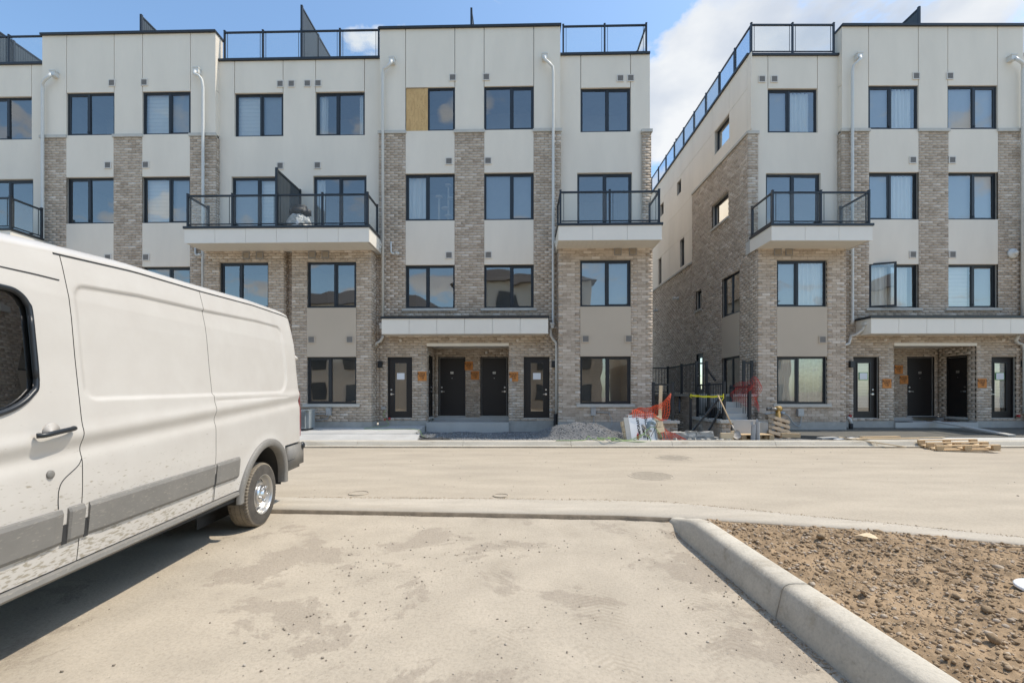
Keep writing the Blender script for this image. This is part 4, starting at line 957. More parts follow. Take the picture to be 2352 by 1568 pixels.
A, B = np.meshgrid(np.array([2.6, 60]), np.array([-60, .6]), indexing='ij'); grid_obj('parking_lot', A, B, A * 0 - .048, M['lot'], kind='structure')

# far kerb: gutter lip, rolled face and top, cast in lengths
prof = [(12.19, -.05), (12.19, .045), (12.205, .052), (12.30, .05), (12.325, .06), (12.37, .135), (12.385, .158), (12.42, .175), (12.54, .185), (12.56, .178), (12.56, -.1)]
kx = [-30, -25.2, -20.4, -15.4, -10.4, -7.2, -4.2, -1.33, 1.6, 4.35, 7.15, 9.9, 12.0, 15.0, 18, 21, 24, 30]
V = []; F = []
kroot = link('kerb', None, None, (0, 12.2, 0), kind='structure')
for i in range(len(kx) - 1):
    a, b = kx[i] + .004, kx[i + 1] - .004; m_ = max(2, int((b - a) / .15)); V = []; F = []
    for q in range(m_ + 1):
        x = a + (b - a) * q / m_; w_ = (noise.noise(Vector((x * .8, 3, 0))) * .006)
        V += [(x, y + w_ - 12.2, z + w_ * .4) for y, z in prof]
    n_ = len(prof)
    F = [(q * n_ + k, (q + 1) * n_ + k, (q + 1) * n_ + k + 1, q * n_ + k + 1) for q in range(m_) for k in range(n_ - 1)]
    me = bpy.data.meshes.new('kerb_length'); me.from_pydata(V, [], F + [tuple(range(n_)), tuple(m_ * n_ + k for k in range(n_ - 1, -1, -1))]); me.materials.append(M['kerb']); me.materials.append(M['dirt_shade'])
    for pi, pl_ in enumerate(me.polygons): pl_.material_index = 1 if (pi < len(F) and pi % (n_ - 1) == 0) else 0  # lip face takes the dark material: its shade is painted on
    me.update()
    link('kerb_length', me, kroot)
# island kerb along the right edge of the parking place
prof = [(0, -.09), (.004, -.03), (.045, .15), (.062, .175), (.09, .188), (.13, .192), (.20, .192), (.222, .185), (.235, .165), (.24, -.09)]
def KH(y): return float(.02 + .98 * sstep(5.50, 4.45, np.array(y)))
iroot = link('kerb', None, None, (1.75, 3, 0), kind='structure')
for (ya, yb) in ((-3, .02), (.03, 3.02), (3.028, 5.46)):
    V = []; m_ = int((yb - ya) / .06); n_ = len(prof)
    for q in range(m_ + 1):
        y = ya + (yb - ya) * q / m_; h = KH(y); xo = .10 * sstep(4.6, 5.5, np.array(y)) + noise.noise(Vector((y * .7, 0, 5))) * .004; wn = 1 - .35 * float(sstep(4.9, 5.46, np.array(y)))
        V += [(px_ * wn + float(xo), y - 3, (pz_ * h if pz_ > 0 else pz_) - (.012 * (1 - h) if pz_ > 0 else 0)) for px_, pz_ in prof]
    F = [(q * n_ + k, q * n_ + k + 1, (q + 1) * n_ + k + 1, (q + 1) * n_ + k) for q in range(m_) for k in range(n_ - 1)]
    me = bpy.data.meshes.new('kerb_length'); me.from_pydata(V, [], F + [tuple(range(n_ - 1, -1, -1)), tuple(m_ * n_ + k for k in range(n_))]); me.materials.append(M['kerb'])
    me.polygons.foreach_set('use_smooth', [True] * (len(F)) + [False, False]); me.update(); link('kerb_length', me, iroot)
# soil in the island
xs3 = np.concatenate([np.arange(1.93, 5.6, .016), np.arange(5.7, 16, .25)]); ty = np.linspace(0, 1, 250)
A = xs3[:, None] + 0 * ty; edge = rib(xs3)[:, None] - .005; B = .6 * (1 - ty) + edge * ty
def soilz(A, B):
    e = rib(A) - B
    base = -.005 + .125 * sstep(-.02, .75, e) * np.clip(sstep(5.6, 4.6, B) * .85 + .15, 0, 1) + .035 * sstep(2.7, 2.0, A) * sstep(5.3, 4.5, B)
    bump_ = (fbm(A, B, 1.6, 3, 2) - .5) * .05 + (fbm(A, B, 9, 3, 7) - .5) * .05 + np.maximum(0, fbm(A * .8 + B * .6, B * .8 - A * .6, 19, 3, 17) - .5) * .09
    return base + bump_ * sstep(0, .25, e)
grid_obj('soil', A, B, soilz(A, B), M['soil'], kind='structure')
# rocks and clods
ICO = None
def rocks(name, P, S, mat, flat=.65, **props):
    global ICO
    if ICO is None:
        bm = bmesh.new(); bmesh.ops.create_icosphere(bm, subdivisions=1, radius=1); bm.verts.ensure_lookup_table()
        ICO = (np.array([v.co[:] for v in bm.verts]), np.array([[v.index for v in f.verts] for f in bm.faces])); bm.free()
    bv, bf = ICO; n = len(P); k = len(bv)
    d = 1 + rg.uniform(-.28, .28, (n, k, 1)); sc3 = np.stack([rg.uniform(.7, 1.3, n), rg.uniform(.7, 1.3, n), rg.uniform(flat * .7, flat * 1.25, n)], -1)[:, None, :]
    v = bv[None] * d * sc3 * S[:, None, None]; a = rg.uniform(0, 6.28, n); c, s = np.cos(a)[:, None], np.sin(a)[:, None]
    x = v[..., 0] * c - v[..., 1] * s; y = v[..., 0] * s + v[..., 1] * c; v = np.stack([x, y, v[..., 2]], -1) + P[:, None, :]
    f = bf[None] + (np.arange(n) * k)[:, None, None]
    return link(name, array_mesh(name, v.reshape(-1, 3), f.reshape(-1, 3), mat), **props)
n = 30000; px_ = rg.uniform(2.0, 5.6, n); py_ = rg.uniform(1.7, 5.4, n); ok = py_ < rib(px_) - .03; px_, py_ = px_[ok], py_[ok]
S = .003 + .015 * rg.random(len(px_)) ** 4; P = np.stack([px_, py_, soilz(px_, py_) + S * .25], -1)
rocks('soil_clods', P, S, M['clod'], .7, kind='stuff')
# some larger stones and clods one can point at, sit in the same mass
n = 70; px_ = rg.uniform(2.1, 5.4, n); py_ = rg.uniform(1.8, 5.2, n); ok = py_ < rib(px_) - .12; px_, py_ = px_[ok], py_[ok]
S = rg.uniform(.018, .042, len(px_)); rocks('soil_clods', np.stack([px_, py_, soilz(px_, py_) + S * .3], -1), S, M['clod'], .6, kind='stuff')
# loose pebbles on the parking place: thinly everywhere, thicker by the gutter, by the kerb and towards the right
n = 26000; a = rg.uniform(-3.0, 1.8, n); b = rg.uniform(1.7, 5.65, n)
dens = .018 + .22 * sstep(.3, 1.9, a) * fbm(a, b, 1.3, 3, 4) + .9 * sstep(.22, .0, rib(a) - b) + .5 * sstep(.25, 0, 1.75 - a) + .18 * sstep(.55, .7, fbm(a, b, .9, 3, 31))
ok = (rg.random(n) < dens) & (b < rib(a) - .01) & (a < 1.75); a, b = a[ok], b[ok]
S = .0014 + .0085 * rg.random(len(a)) ** 6; rocks('pebbles', np.stack([a, b, -.038 + S * .25], -1), S, M['pebble'], .6, kind='stuff')
n = 1500; a = 1.745 - np.abs(rg.normal(0, .028, n)); b = rg.uniform(1.7, 5.35, n); S = .002 + .006 * rg.random(n) ** 2; rocks('dirt_along_kerb', np.stack([a + .10 * sstep(4.6, 5.5, b), b, -.038 + 0 * a], -1), S, M['clod'], .5, kind='stuff')
n = 500; a = rg.uniform(-3.0, 9, n); b = rg.uniform(6.4, 12.1, n); S = .003 + .010 * rg.random(n) ** 5; rocks('pebbles', np.stack([a, b, .012 + S * .3], -1), S, M['pebble'], .6, kind='stuff')
n = 1600; a = rg.uniform(-3.0, 6, n); b = crack(a) + rg.normal(0, .035, n); S = .003 + .005 * rg.random(n); rocks('dirt_in_gutter', np.stack([a, b, .006 + 0 * a], -1), S, M['clod'], .35, kind='stuff')

# ---- strip between kerb and buildings
def gz(x, y):
    base = .12 + .05 * sstep(12.56, 15, y) + (fbm(x, y, 1.3, 3, 8) - .5) * .07 + (fbm(x, y, 8, 2, 14) - .5) * .03
    pile = (.34 + .16 * fbm(x, y, 2.7, 2, 60)) * np.exp(-(((x - 2.2 - .3 * (fbm(x, y, 1.9, 2, 61) - .5)) / .70) ** 2 + ((y - 13.75) / .55) ** 2)) + .22 * np.exp(-(((x - 1.3) / .6) ** 2 + ((y - 14.1) / .5) ** 2)) + .14 * np.exp(-(((x - 3.1) / .7) ** 2 + ((y - 13.5) / .5) ** 2))
    pit = -.5 * sstep(4.9, 5.05, x) * sstep(6.3, 6.15, x) * sstep(13.2, 13.35, y)
    return base + pile + pit
A, B = np.meshgrid(np.arange(-3.1, 9.6, .05), np.arange(12.555, 20, .06), indexing='ij'); grid_obj('gravel_bed', A, B, gz(A, B), M['gravelbase'], kind='structure')
n = 12000; a = rg.uniform(-2.85, 9.3, n); b = 12.58 + (15.0 - 12.58) * rg.random(n) ** 1.25; ok = ~((a > 4.15) & (b > 13.0)) & ~((a > 8.1) & (b > 13.15)); a, b = a[ok], b[ok]
S = .009 + .014 * rg.random(len(a)) ** 2; rocks('gravel', np.stack([a, b, gz(a, b) + S * .3], -1), S, M['gravel'], .8, kind='stuff')
# left walkway: upper slab and front slab
def slab(name, pts, z0, z1, mat, tops=None, **pr):
    mb = MB(); n = len(pts); zt = tops or [z1] * n
    vs = [(*p, z0) for p in pts] + [(*p, zt[i]) for i, p in enumerate(pts)]
    mb.add(vs, [tuple(range(n - 1, -1, -1)), tuple(range(n, 2 * n))] + [(i, (i + 1) % n, n + (i + 1) % n, n + i) for i in range(n)])
    return mb.obj(name, M[mat], kind='structure', **pr)
slab('walkway', [(-30, 13.5), (-2.93, 13.5), (-2.93, 15.5), (-30, 16.1)], .02, 0, 'walk', [.285, .285, .385, .385])
slab('walkway', [(-30, 12.565), (-2.62, 12.565), (-2.73, 13.49), (-30, 13.49)], .02, 0, 'walk', [.182, .182, .275, .275])
slab('walkway', [(9.35, 13.05), (9.0, 13.25), (8.4, 13.45), (8.15, 13.8), (8.12, 15.6), (30, 15.6), (30, 13.0)], .02, 0, 'wet', [.225, .235, .24, .25, .34, .34, .225])
slab('walkway', [(9.9, 12.565), (9.7, 12.99), (30, 12.99), (30, 12.565)], .02, 0, 'slab', [.184, .215, .215, .184])
def cover_plate(x, y, r, label, grate=False, group='iron covers set in the dusty road'):
    t_ = thing('manhole_cover', label, 'manhole cover', (x, y, .012), group=group)
    mb = MB(); mb.lathe([(r * 1.12, -.03), (r * 1.12, .004), (r * 1.02, .005), (r * 1.02, -.005)], 40); mb.obj('frame_ring', M['cast_iron'], t_)
    mb = MB(); mb.lathe([(r, -.02), (r, -.004)], 40); mb.obj('plate', M['cast_dark' if grate else 'cast_iron'], t_)
    if r > .2:
        mb = MB(); s_ = r / 7
        for i in range(-7, 8):
            for k in range(-7, 8):
                cx_, cy_ = i * s_, k * s_
                if grate:
                    if math.hypot(cx_, cy_) < r * .9 and k % 2 == 0: mb.box(cx_ - s_ * .55, cx_ + s_ * .3, cy_ - s_ * .7, cy_ + s_ * .7, -.006, .004)
                elif math.hypot(cx_, cy_) < r * .93: mb.box(cx_ - s_ * .32, cx_ + s_ * .32, cy_ - s_ * .32, cy_ + s_ * .32, -.006, .003)
        mb.obj('tread_pattern', M['cast_iron'], t_, kind='stuff')
    return t_
cover_plate(3.67, 10.3, .37, 'slotted round iron grate in the road, nearest the far kerb', True)
cover_plate(2.45, 8.02, .36, 'large round studded manhole cover in the middle of the road')
cover_plate(-.16, 6.47, .10, 'small dark round valve cap by the near gutter', group='small round valve caps by the near gutter')
cover_plate(-2.23, 6.62, .13, 'faint small round valve cap nearest the van wheel', group='small round valve caps by the near gutter')

# ------------------------------------------------------------------ stairs and landing in the gap
ST = thing('entrance_stairs', 'unfinished concrete steps and brick landing with black railings in the gap between the blocks', 'stairs', (6.3, 14, 0))
def rel_parent(o): o.parent = ST; o.location = Vector(o.location) - Vector((6.3, 14, 0)); return o
off = Matrix.Translation((-6.3, -14, 0))
bs = Bricks(ST, 200)
def F_front(y): return Frame(-6.3, y - 14, 1, 0, 0, -1)
def F_left(x): return Frame(x - 6.3, -14, 0, 1, -1, 0)
def F_right(x): return Frame(x - 6.3, -14, 0, 1, 1, 0)
bs.region(F_front(13.55), 4.18, 4.93, .0, .58); bs.region(F_right(4.93), 13.55 + .062, 14.2, -.3, .58)
bs.region(F_left(6.18), 13.45, 15.6, -.45, .60); bs.region(F_left(6.25), 15.55, 20, -.45, 1.37)
bs.region(F_front(14.9), 7.22, 8.0, .2, 1.37); bs.region(F_front(13.40), 6.18, 6.45, .0, .60)
def SB_(name, mat, *boxes):
    mb = MB()
    for b_ in boxes: mb.box(*b_, mat=off)
    return mb.obj(name, M[mat], ST)
SB_('core', 'concrete', (4.24, 4.87, 13.61, 14.14, -.4, .58), (6.24, 6.45, 13.46, 15.55, -.45, .60), (6.31, 7.95, 15.3, 20, -.45, 1.37), (7.28, 7.99, 14.96, 15.3, -.1, 1.37))
SB_('coping_stone', 'stone', (4.12, 4.98, 13.50, 14.2, .58, .665)); SB_('coping_stone', 'stone', (6.12, 6.50, 13.35, 15.6, .60, .685))
SB_('coping_stone', 'stone', (6.19, 8.0, 15.5, 20, 1.37, 1.455)); SB_('coping_stone', 'stone', (7.18, 8.0, 14.84, 15.49, 1.37, 1.455))
for i in range(5):
    SB_('step', 'slab', (6.505 if i else 6.505, 7.22, 13.38 + .34 * i, 15.48, -.1 + .17 * i if i else -.1, .69 + .17 * i - .004 * 0)) if i < 4 else None
SB_('foundation', 'concrete', (4.3, 6.12, 19, 19.2, -.45, .3), (7.22, 7.6, 13.5, 14.83, -.1, .62))
bs.build()
def srail(pts, z, h, **k):
    o = railing(ST, [(a - 6.3, b - 14) for a, b in pts], z, h, bars=True, name='stair_railing', post_w=.075, **k); return o
srail([(4.24, 13.66), (4.82, 13.66)], .665, 1.10); srail([(6.29, 13.50), (6.29, 14.55), (6.29, 15.42)], .685, 1.10)
srail([(6.68, 15.62), (6.33, 15.62), (6.33, 17.0), (6.33, 18.5), (4.76, 18.5)], 1.455, 1.08); srail([(7.60, 14.92), (7.86, 14.92)], 1.455, 1.05); srail([(7.10, 13.60), (7.10, 14.75)], .70, 1.0)
mb = MB()
for a, b in (((6.22, 13.58, 1.36), (5.42, 13.75, .30)), ((6.22, 13.62, .95), (5.9, 13.65, .35)), ((6.26, 17.0, 1.40), (6.0, 16.3, .8)), ((6.66, 15.58, 2.35), (6.66, 14.9, 1.9))):
    mb = MB(); mb.bar(Vector(a) - Vector((6.3, 14, 0)), Vector(b) - Vector((6.3, 14, 0)), .055); mb.obj('handrail', M['black'], ST)

# broken concrete edge in front of the gap
BW = thing('broken_concrete_edge', 'low concrete edge with broken rough blocks, between the sign crate and the shovel', 'concrete wall', (5.1, 13.0, .1))
mb = MB(); mb.box(-.85, .78, -.08, .12, -.15, .13); mb.obj('base', M['concrete'], BW)
def rough_block(w_, d_, h_, amp=.025, seed=0):
    bm = bmesh.new(); bmesh.ops.create_cube(bm, size=1); bmesh.ops.subdivide_edges(bm, edges=bm.edges[:], cuts=4, use_grid_fill=True)
    for v in bm.verts:
        v.co = Vector((v.co.x * w_, v.co.y * d_, v.co.z * h_)); nn = noise.noise_vector(v.co * 9 + Vector((seed * 3.1, 0, 0))); v.co += nn * amp * (1 if v.co.z > 0 else .4)
    return bm
xx_ = -.72
for i in range(6):
    w_ = rnd.uniform(.18, .30); bm = rough_block(w_, .2, rnd.uniform(.12, .19), .035, i); me = bpy.data.meshes.new('broken_block'); bm.to_mesh(me); bm.free(); me.materials.append(M['concrete'])
    link('broken_block', me, BW, (xx_ + w_ / 2, .02, .20), (rnd.uniform(-.1, .1), rnd.uniform(-.12, .12), rnd.uniform(-.2, .2))); xx_ += w_ * .92
for i in range(9):
    bm = rough_block(rnd.uniform(.05, .14), .08, rnd.uniform(.03, .08), .02, 20 + i); me = bpy.data.meshes.new('rubble'); bm.to_mesh(me); bm.free(); me.materials.append(M['concrete'])
    o = link('concrete_lump', me, None, (4.55 + .19 * i + rnd.uniform(-.05, .05), 12.74 + rnd.uniform(-.06, .06), .18), (rnd.uniform(-.3, .3), rnd.uniform(-.3, .3), rnd.uniform(0, 3)))
    tag(o, 'small grey concrete lump, number %s from the left of nine, below the broken edge' % ['one','two','three','four','five','six','seven','eight','nine'][i], 'rubble', 'concrete lumps below the broken edge')
# ------------------------------------------------------------------ the van
def paintmat():
    m, nt, b = newmat('dusty_white_paint'); tc = N(nt, 'ShaderNodeTexCoord'); sp = N(nt, 'ShaderNodeSeparateXYZ'); L(nt, tc.outputs['Object'], sp.inputs[0])
    mp = N(nt, 'ShaderNodeMapping'); mp.inputs['Scale'].default_value = (9, 14, 34); mp.inputs['Rotation'].default_value = (0, R(-28), 0); L(nt, tc.outputs['Object'], mp.inputs[0])
    n = N(nt, 'ShaderNodeTexNoise', i={'Scale': 2.6, 'Detail': 3.0, 'Roughness': .5}); L(nt, mp.outputs[0], n.inputs['Vector'])
    # mud flecks thrown up from the wheels: thick low down, none above the waist
    hz = N(nt, 'ShaderNodeMapRange', i={1: .45, 2: 1.42, 3: .125, 4: -.13}); L(nt, sp.outputs['Z'], hz.inputs[0])
    fx = N(nt, 'ShaderNodeMapRange', i={1: .7, 2: 1.8, 3: -.08, 4: 0}); L(nt, sp.outputs['X'], fx.inputs[0])
    s1 = N(nt, 'ShaderNodeMath', operation='ADD'); L(nt, n.outputs['Fac'], s1.inputs[0]); L(nt, hz.outputs[0], s1.inputs[1])
    s2 = N(nt, 'ShaderNodeMath', operation='ADD'); L(nt, s1.outputs[0], s2.inputs[0]); L(nt, fx.outputs[0], s2.inputs[1])
    r = ramp(nt, [(.62, (0, 0, 0)), (.70, (.75, .75, .75))], s2.outputs[0])
    n2 = N(nt, 'ShaderNodeTexNoise', i={'Scale': 3.0, 'Detail': 6.0, 'Roughness': .65}); L(nt, tc.outputs['Object'], n2.inputs['Vector'])
    base = ramp(nt, [(.3, (.525, .495, .455)), (.7, (.57, .545, .505))], n2.outputs['Fac'])
    mx = N(nt, 'ShaderNodeMix', data_type='RGBA'); L(nt, r.outputs[0], mx.inputs[0]); L(nt, base.outputs[0], mx.inputs[6]); mx.inputs[7].default_value = (.27, .235, .17, 1)
    L(nt, mx.outputs[2], b.inputs['Base Color']); b.inputs['Roughness'].default_value = .38; b.inputs['Coat Weight'].default_value = .25; b.inputs['Coat Roughness'].default_value = .18
    return m
M['paint'] = paintmat()
def dustplastic():
    m, nt, b = newmat('dusty_grey_plastic'); tc = N(nt, 'ShaderNodeTexCoord')
    n = N(nt, 'ShaderNodeTexNoise', i={'Scale': 4.0, 'Detail': 7.0, 'Roughness': .7}); L(nt, tc.outputs['Object'], n.inputs['Vector'])
    mp = N(nt, 'ShaderNodeMapping'); mp.inputs['Scale'].default_value = (9, 14, 36); mp.inputs['Rotation'].default_value = (0, R(-28), 0); L(nt, tc.outputs['Object'], mp.inputs[0])
    n2 = N(nt, 'ShaderNodeTexNoise', i={'Scale': 3.0, 'Detail': 2.0}); L(nt, mp.outputs[0], n2.inputs['Vector'])
    r = ramp(nt, [(.3, (.175, .168, .155)), (.7, (.215, .205, .188))], n.outputs['Fac']); k = ramp(nt, [(.60, (0, 0, 0)), (.74, (.5, .5, .5))], n2.outputs['Fac'])
    mx = N(nt, 'ShaderNodeMix', data_type='RGBA'); L(nt, k.outputs[0], mx.inputs[0]); L(nt, r.outputs[0], mx.inputs[6]); mx.inputs[7].default_value = (.40, .37, .31, 1)
    L(nt, mx.outputs[2], b.inputs['Base Color']); b.inputs['Roughness'].default_value = .6; return m
M['plastic'] = dustplastic()
M['seam'] = pmat('seam_shadow_rubber', (.03, .03, .03), .8)
M['tyre'] = pmat('dusty_tyre', (.075, .067, .058), .85, var=.3, scale=9, bump=.3)
M['tread'] = pmat('dusty_tread', (.21, .18, .14), .95, var=.25, scale=12, bump=.4)
M['wheel'] = pmat('wheel_silver', (.52, .51, .49), .28, metal=.75, var=.08)
M['lens'] = pmat('red_lens', (.38, .02, .02), .2, coat=.5)
M['cabin'] = pmat('cabin_trim', (.035, .035, .037), .8)
VH = -86.0
VAN = thing('cargo_van', 'dusty white cargo van with grey side mouldings, cut off by the left edge', 'van', (-3.8075, 5.10, -.035), (0, 0, R(VH)))
PITCH = -.02
def G(x):
    x = np.asarray(x, float)
    g = np.interp(x, [-1.2, -1.06, -1.0, -.93, -.8, .0, 1.0, 1.8, 2.45, 3.0, 3.25, 3.7, 4.08, 4.35, 4.6, 4.74, 4.8], [2.38, 2.40, 2.46, 2.485, 2.495, 2.49, 2.446, 2.425, 2.375, 2.315, 2.17, 1.78, 1.43, 1.30, 1.16, 1.02, .92])
    return g
zp = np.array([.30, .46, .60, .72, .85, 1.0, 1.08]); yp = np.array([.96, .985, 1.005, 1.012, 1.018, 1.016, 1.010])
def side_y(x, z):
    x = np.asarray(x, float); z = np.asarray(z, float)
    zc = 1.28 - .05 * (x - 1.0)                     # waist channel
    y = np.interp(z, [.30, .46, .60, .80, .95, 1.10, 1.2, 1.36, 1.5, 1.745, 2.0, 2.12, 2.3, 2.5], [.965, .985, 1.0, 1.018, 1.026, 1.026, 1.026, 1.022, 1.008, .983, .962, .948, .912, .865])
    y = y + .012 * np.exp(-((z - zc - .085) / .045) ** 2) - .016 * np.exp(-((z - zc + .01) / .05) ** 2)
    # pressed rectangular field
    x0, x1, z0 = -.62, 2.35, 1.50; z1 = G(np.clip(x, -.8, 2.45)) - .175
    cx, cz = (x0 + x1) / 2, (z0 + z1) / 2; hx, hz = (x1 - x0) / 2, (z1 - z0) / 2
    rr = np.where((x < .2) & (z < 1.8), .24, .08)
    qx = np.abs(x - cx) - hx + rr; qz = np.abs(z - cz) - hz + rr
    d = np.hypot(np.maximum(qx, 0), np.maximum(qz, 0)) + np.minimum(np.maximum(qx, qz), 0) - rr
    y = y - .017 * sstep(.010, -.011, d)
    # short crease on the rear quarter
    y = y - .007 * np.exp(-((z - 1.445) / .012) ** 2) * sstep(-.60, -.54, x) * sstep(1.0, .95, x)
    # flare round the wheel arches
    for cx_ in (0, 3.75):
        r_ = np.hypot(x - cx_, z - .40); y = y + .018 * np.exp(-((r_ - .54) / .07) ** 2) * (z > .4)
    # rear and front corners
    y = y - np.where(x < -.90, .11 - np.sqrt(np.maximum(0, .11 ** 2 - (np.minimum(0, x + .90)) ** 2 * (.11 / .165) ** 2)), 0)
    y = y - .30 * sstep(4.0, 4.9, x) ** 1.4
    y = np.where(x > 3.0, y - .10 * sstep(1.4, 2.3, z) * sstep(3.0, 4.0, x), y)
    return y
def vz(x, z): return z + PITCH * x
# window outline of the front door
def win_poly():
    pts = [(2.665, 1.62), (2.665, 1.97), (2.68, 2.04), (2.72, 2.085), (2.79, 2.10), (3.00, 2.09), (3.20, 2.01), (3.55, 1.70), (3.68, 1.55), (3.66, 1.47), (3.56, 1.43), (3.2, 1.41), (2.95, 1.43), (2.80, 1.47), (2.70, 1.54)]
    return np.array(pts)
WP = win_poly()
def inside(px, pz, poly):
    r = np.zeros(px.shape, bool); n = len(poly); j = n - 1
    for i in range(n):
        xi, zi = poly[i]; xj, zj = poly[j]
        c = ((zi > pz) != (zj > pz)) & (px < (xj - xi) * (pz - zi) / (zj - zi + 1e-12) + xi); r ^= c; j = i
    return r
def side_mesh(name, xa, xb, sgn=1, window=False, dx=.02, dz=.0125):
    xs = np.linspace(xa, xb, max(2, int((xb - xa) / dx)) + 1); nz = int(2.0 / dz); t = np.linspace(0, 1, nz)
    X = xs[:, None] + 0 * t; Zg = .525 + (G(xs)[:, None] - .525) * t; Y = side_y(X, Zg)
    n, m = X.shape; i = np.arange(n * m).reshape(n, m); F = np.stack([i[:-1, :-1], i[:-1, 1:], i[1:, 1:], i[1:, :-1]], -1)
    cx = (X[:-1, :-1] + X[1:, 1:]) / 2; cz = (Zg[:-1, :-1] + Zg[1:, 1:]) / 2
    keep = np.ones(cx.shape, bool)
    for c_ in (0, 3.75): keep &= np.hypot(cx - c_, cz - .40) > .505
    keep &= ~((cx < -.5) & (cz < .83)); 
    if window: keep &= ~inside(cx, cz, WP)
    F = F[keep]
    if sgn < 0: F = F[:, ::-1]
    V = np.stack([X, sgn * Y, vz(X, Zg)], -1).reshape(-1, 3)
    used = np.unique(F); mp = np.full(len(V), -1); mp[used] = np.arange(len(used))
    return array_mesh(name, V[used], mp[F], M['paint'], True)
for sgn in (1, -1):
    d_ = .02 if sgn > 0 else .05
    link('rear_quarter_panel', side_mesh('rear_quarter_panel', -1.06, .997, sgn, dx=d_, dz=.0125 if sgn > 0 else .04), VAN)
    link('side_panel', side_mesh('side_panel', 1.003, 2.402, sgn, dx=d_, dz=.0125 if sgn > 0 else .04), VAN)
    fd = link('front_door', side_mesh('front_door', 2.408, 3.74, sgn, True, dx=.012 if sgn > 0 else .03, dz=.0125 if sgn > 0 else .03), VAN)
    link('front_wing', side_mesh('front_wing', 3.747, 4.78, sgn, dx=.03, dz=.03), VAN)
    ring = [(x, sgn * (float(side_y(x, z)) + .004), vz(x, z)) for x, z in WP]; ring.append(ring[0]); ring.append(ring[1])
    mb = MB(); mb.tube(ring, .0145, 8, smooth=5); mb.obj('window_seal', M['black'], fd, smooth=True)
    mb = MB(); inset = [(x, sgn * (float(side_y(x, z)) - .012), vz(x, z)) for x, z in WP]; mb.add(inset, [tuple(range(len(inset)))]); mb.obj('window_pane', M['auto_glass'], fd)
    # dark strips behind the shut lines
    for xs_ in (1.0, 2.405, 3.743):
        mb = MB(); zz = np.linspace(.53, float(G(xs_)) - .005, 40)
        for k in range(39):
            ya, yb = sgn * (float(side_y(xs_, zz[k])) - .004), sgn * (float(side_y(xs_, zz[k + 1])) - .004)
            mb.quad((xs_ - .012, ya, vz(xs_, zz[k])), (xs_ + .012, ya, vz(xs_, zz[k])), (xs_ + .012, yb, vz(xs_, zz[k + 1])), (xs_ - .012, yb, vz(xs_, zz[k + 1])))
        mb.obj('door_seal', M['seam'], VAN)
    # wheel arch lips
    for c_ in (0, 3.75):
        V = []; n_ = 48; fs = []
        a0, a1 = R(-2), R(182)
        for k in range(n_ + 1):
            a = a0 + (a1 - a0) * k / n_; ca, sa = math.cos(a), math.sin(a)
            for r_, o_ in ((.49, -.06), (.49, .016), (.503, .028), (.560, .028), (.577, .014), (.58, -.01)):
                x, z = c_ + ca * r_, .40 + sa * r_; V.append((x, sgn * (float(side_y(x, max(z, .46))) + o_), vz(x, z)))
        fs = [(k * 6 + j, k * 6 + j + 1, (k + 1) * 6 + j + 1, (k + 1) * 6 + j) for k in range(n_) for j in range(5)]
        mb = MB(); mb.add(V, fs); mb.obj('wheel_arch_trim', M['plastic'], VAN, smooth=True)
        # inner liner
        mb = MB(); V = []
        for k in range(25):
            a = R(-5) + R(190) * k / 24; x, z = c_ + math.cos(a) * .50, .40 + math.sin(a) * .50; V += [(x, sgn * .97, vz(x, z)), (x, sgn * .55, vz(x, z))]
        mb.add(V, [(2 * k, 2 * k + 1, 2 * k + 3, 2 * k + 2) for k in range(24)]); mb.add([(c_ - .5, sgn * .56, .1), (c_ + .5, sgn * .56, .1), (c_ + .5, sgn * .56, .9), (c_ - .5, sgn * .56, .9)], [(0, 1, 2, 3)]); mb.obj('wheel_arch_liner', M['seam'], VAN)
    # side mouldings
    for a, b in ((.585, .985), (1.015, 2.355), (2.39, 2.50), (2.537, 3.17)):
        xs_ = np.linspace(a, b, 12); V = []
        pr = [(.655, -.01), (.662, .012), (.682, .022), (.842, .024), (.864, .014), (.876, -.01)]
        for x in xs_:
            e = .010 if x in (xs_[0], xs_[-1]) else 0
            V += [(x, sgn * (float(side_y(x, z)) + o_ - e), vz(x, z)) for z, o_ in pr]
        fs = [(k * 6 + j, k * 6 + j + 1, (k + 1) * 6 + j + 1, (k + 1) * 6 + j) for k in range(11) for j in range(5)]; fs += [(0, 1, 2, 3, 4, 5), tuple(66 + j for j in range(6))]
        mb = MB(); mb.add(V, fs); mb.obj('side_moulding', M['plastic'], VAN, smooth=False)
        mb = MB()
        mb.quad(*[(x_, sgn * (float(side_y(x_, .75)) + .002), vz(x_, z_)) for x_, z_ in ((b - .002, .658), (b + .036, .658), (b + .036, .874), (b - .002, .874))]); mb.obj('moulding_joint', M['seam'], VAN)
    # rocker / side step
    mb = MB(); xs_ = [.53, .56, 1.4, 2.33, 2.34, 3.2]
    V = []; pr = [(.520, .93), (.516, .985), (.508, 1.01), (.482, 1.016), (.462, .995), (.455, .90), (.48, .88)]
    for x in xs_: V += [(x, sgn * y_, vz(x, z_)) for z_, y_ in pr]
    m_ = len(pr); fs = [(k * m_ + j, k * m_ + (j + 1) % m_, (k + 1) * m_ + (j + 1) % m_, (k + 1) * m_ + j) for k in range(len(xs_) - 1) for j in range(m_)] + [tuple(range(m_)), tuple((len(xs_) - 1) * m_ + j for j in range(m_))]
    mb.add(V, fs); mb.obj('side_step', M['plastic'], VAN)
    mb = MB(); mb.box(.5, 3.2, min(sgn * .9, sgn * .965), max(sgn * .9, sgn * .965), .40, .50); mb.obj('sill', M['seam'], VAN)
    # roof drip line
    pts = [(x, sgn * (float(side_y(x, float(G(x)))) + .001), vz(x, float(G(x)) + .001)) for x in np.linspace(-.95, 2.45, 40)]
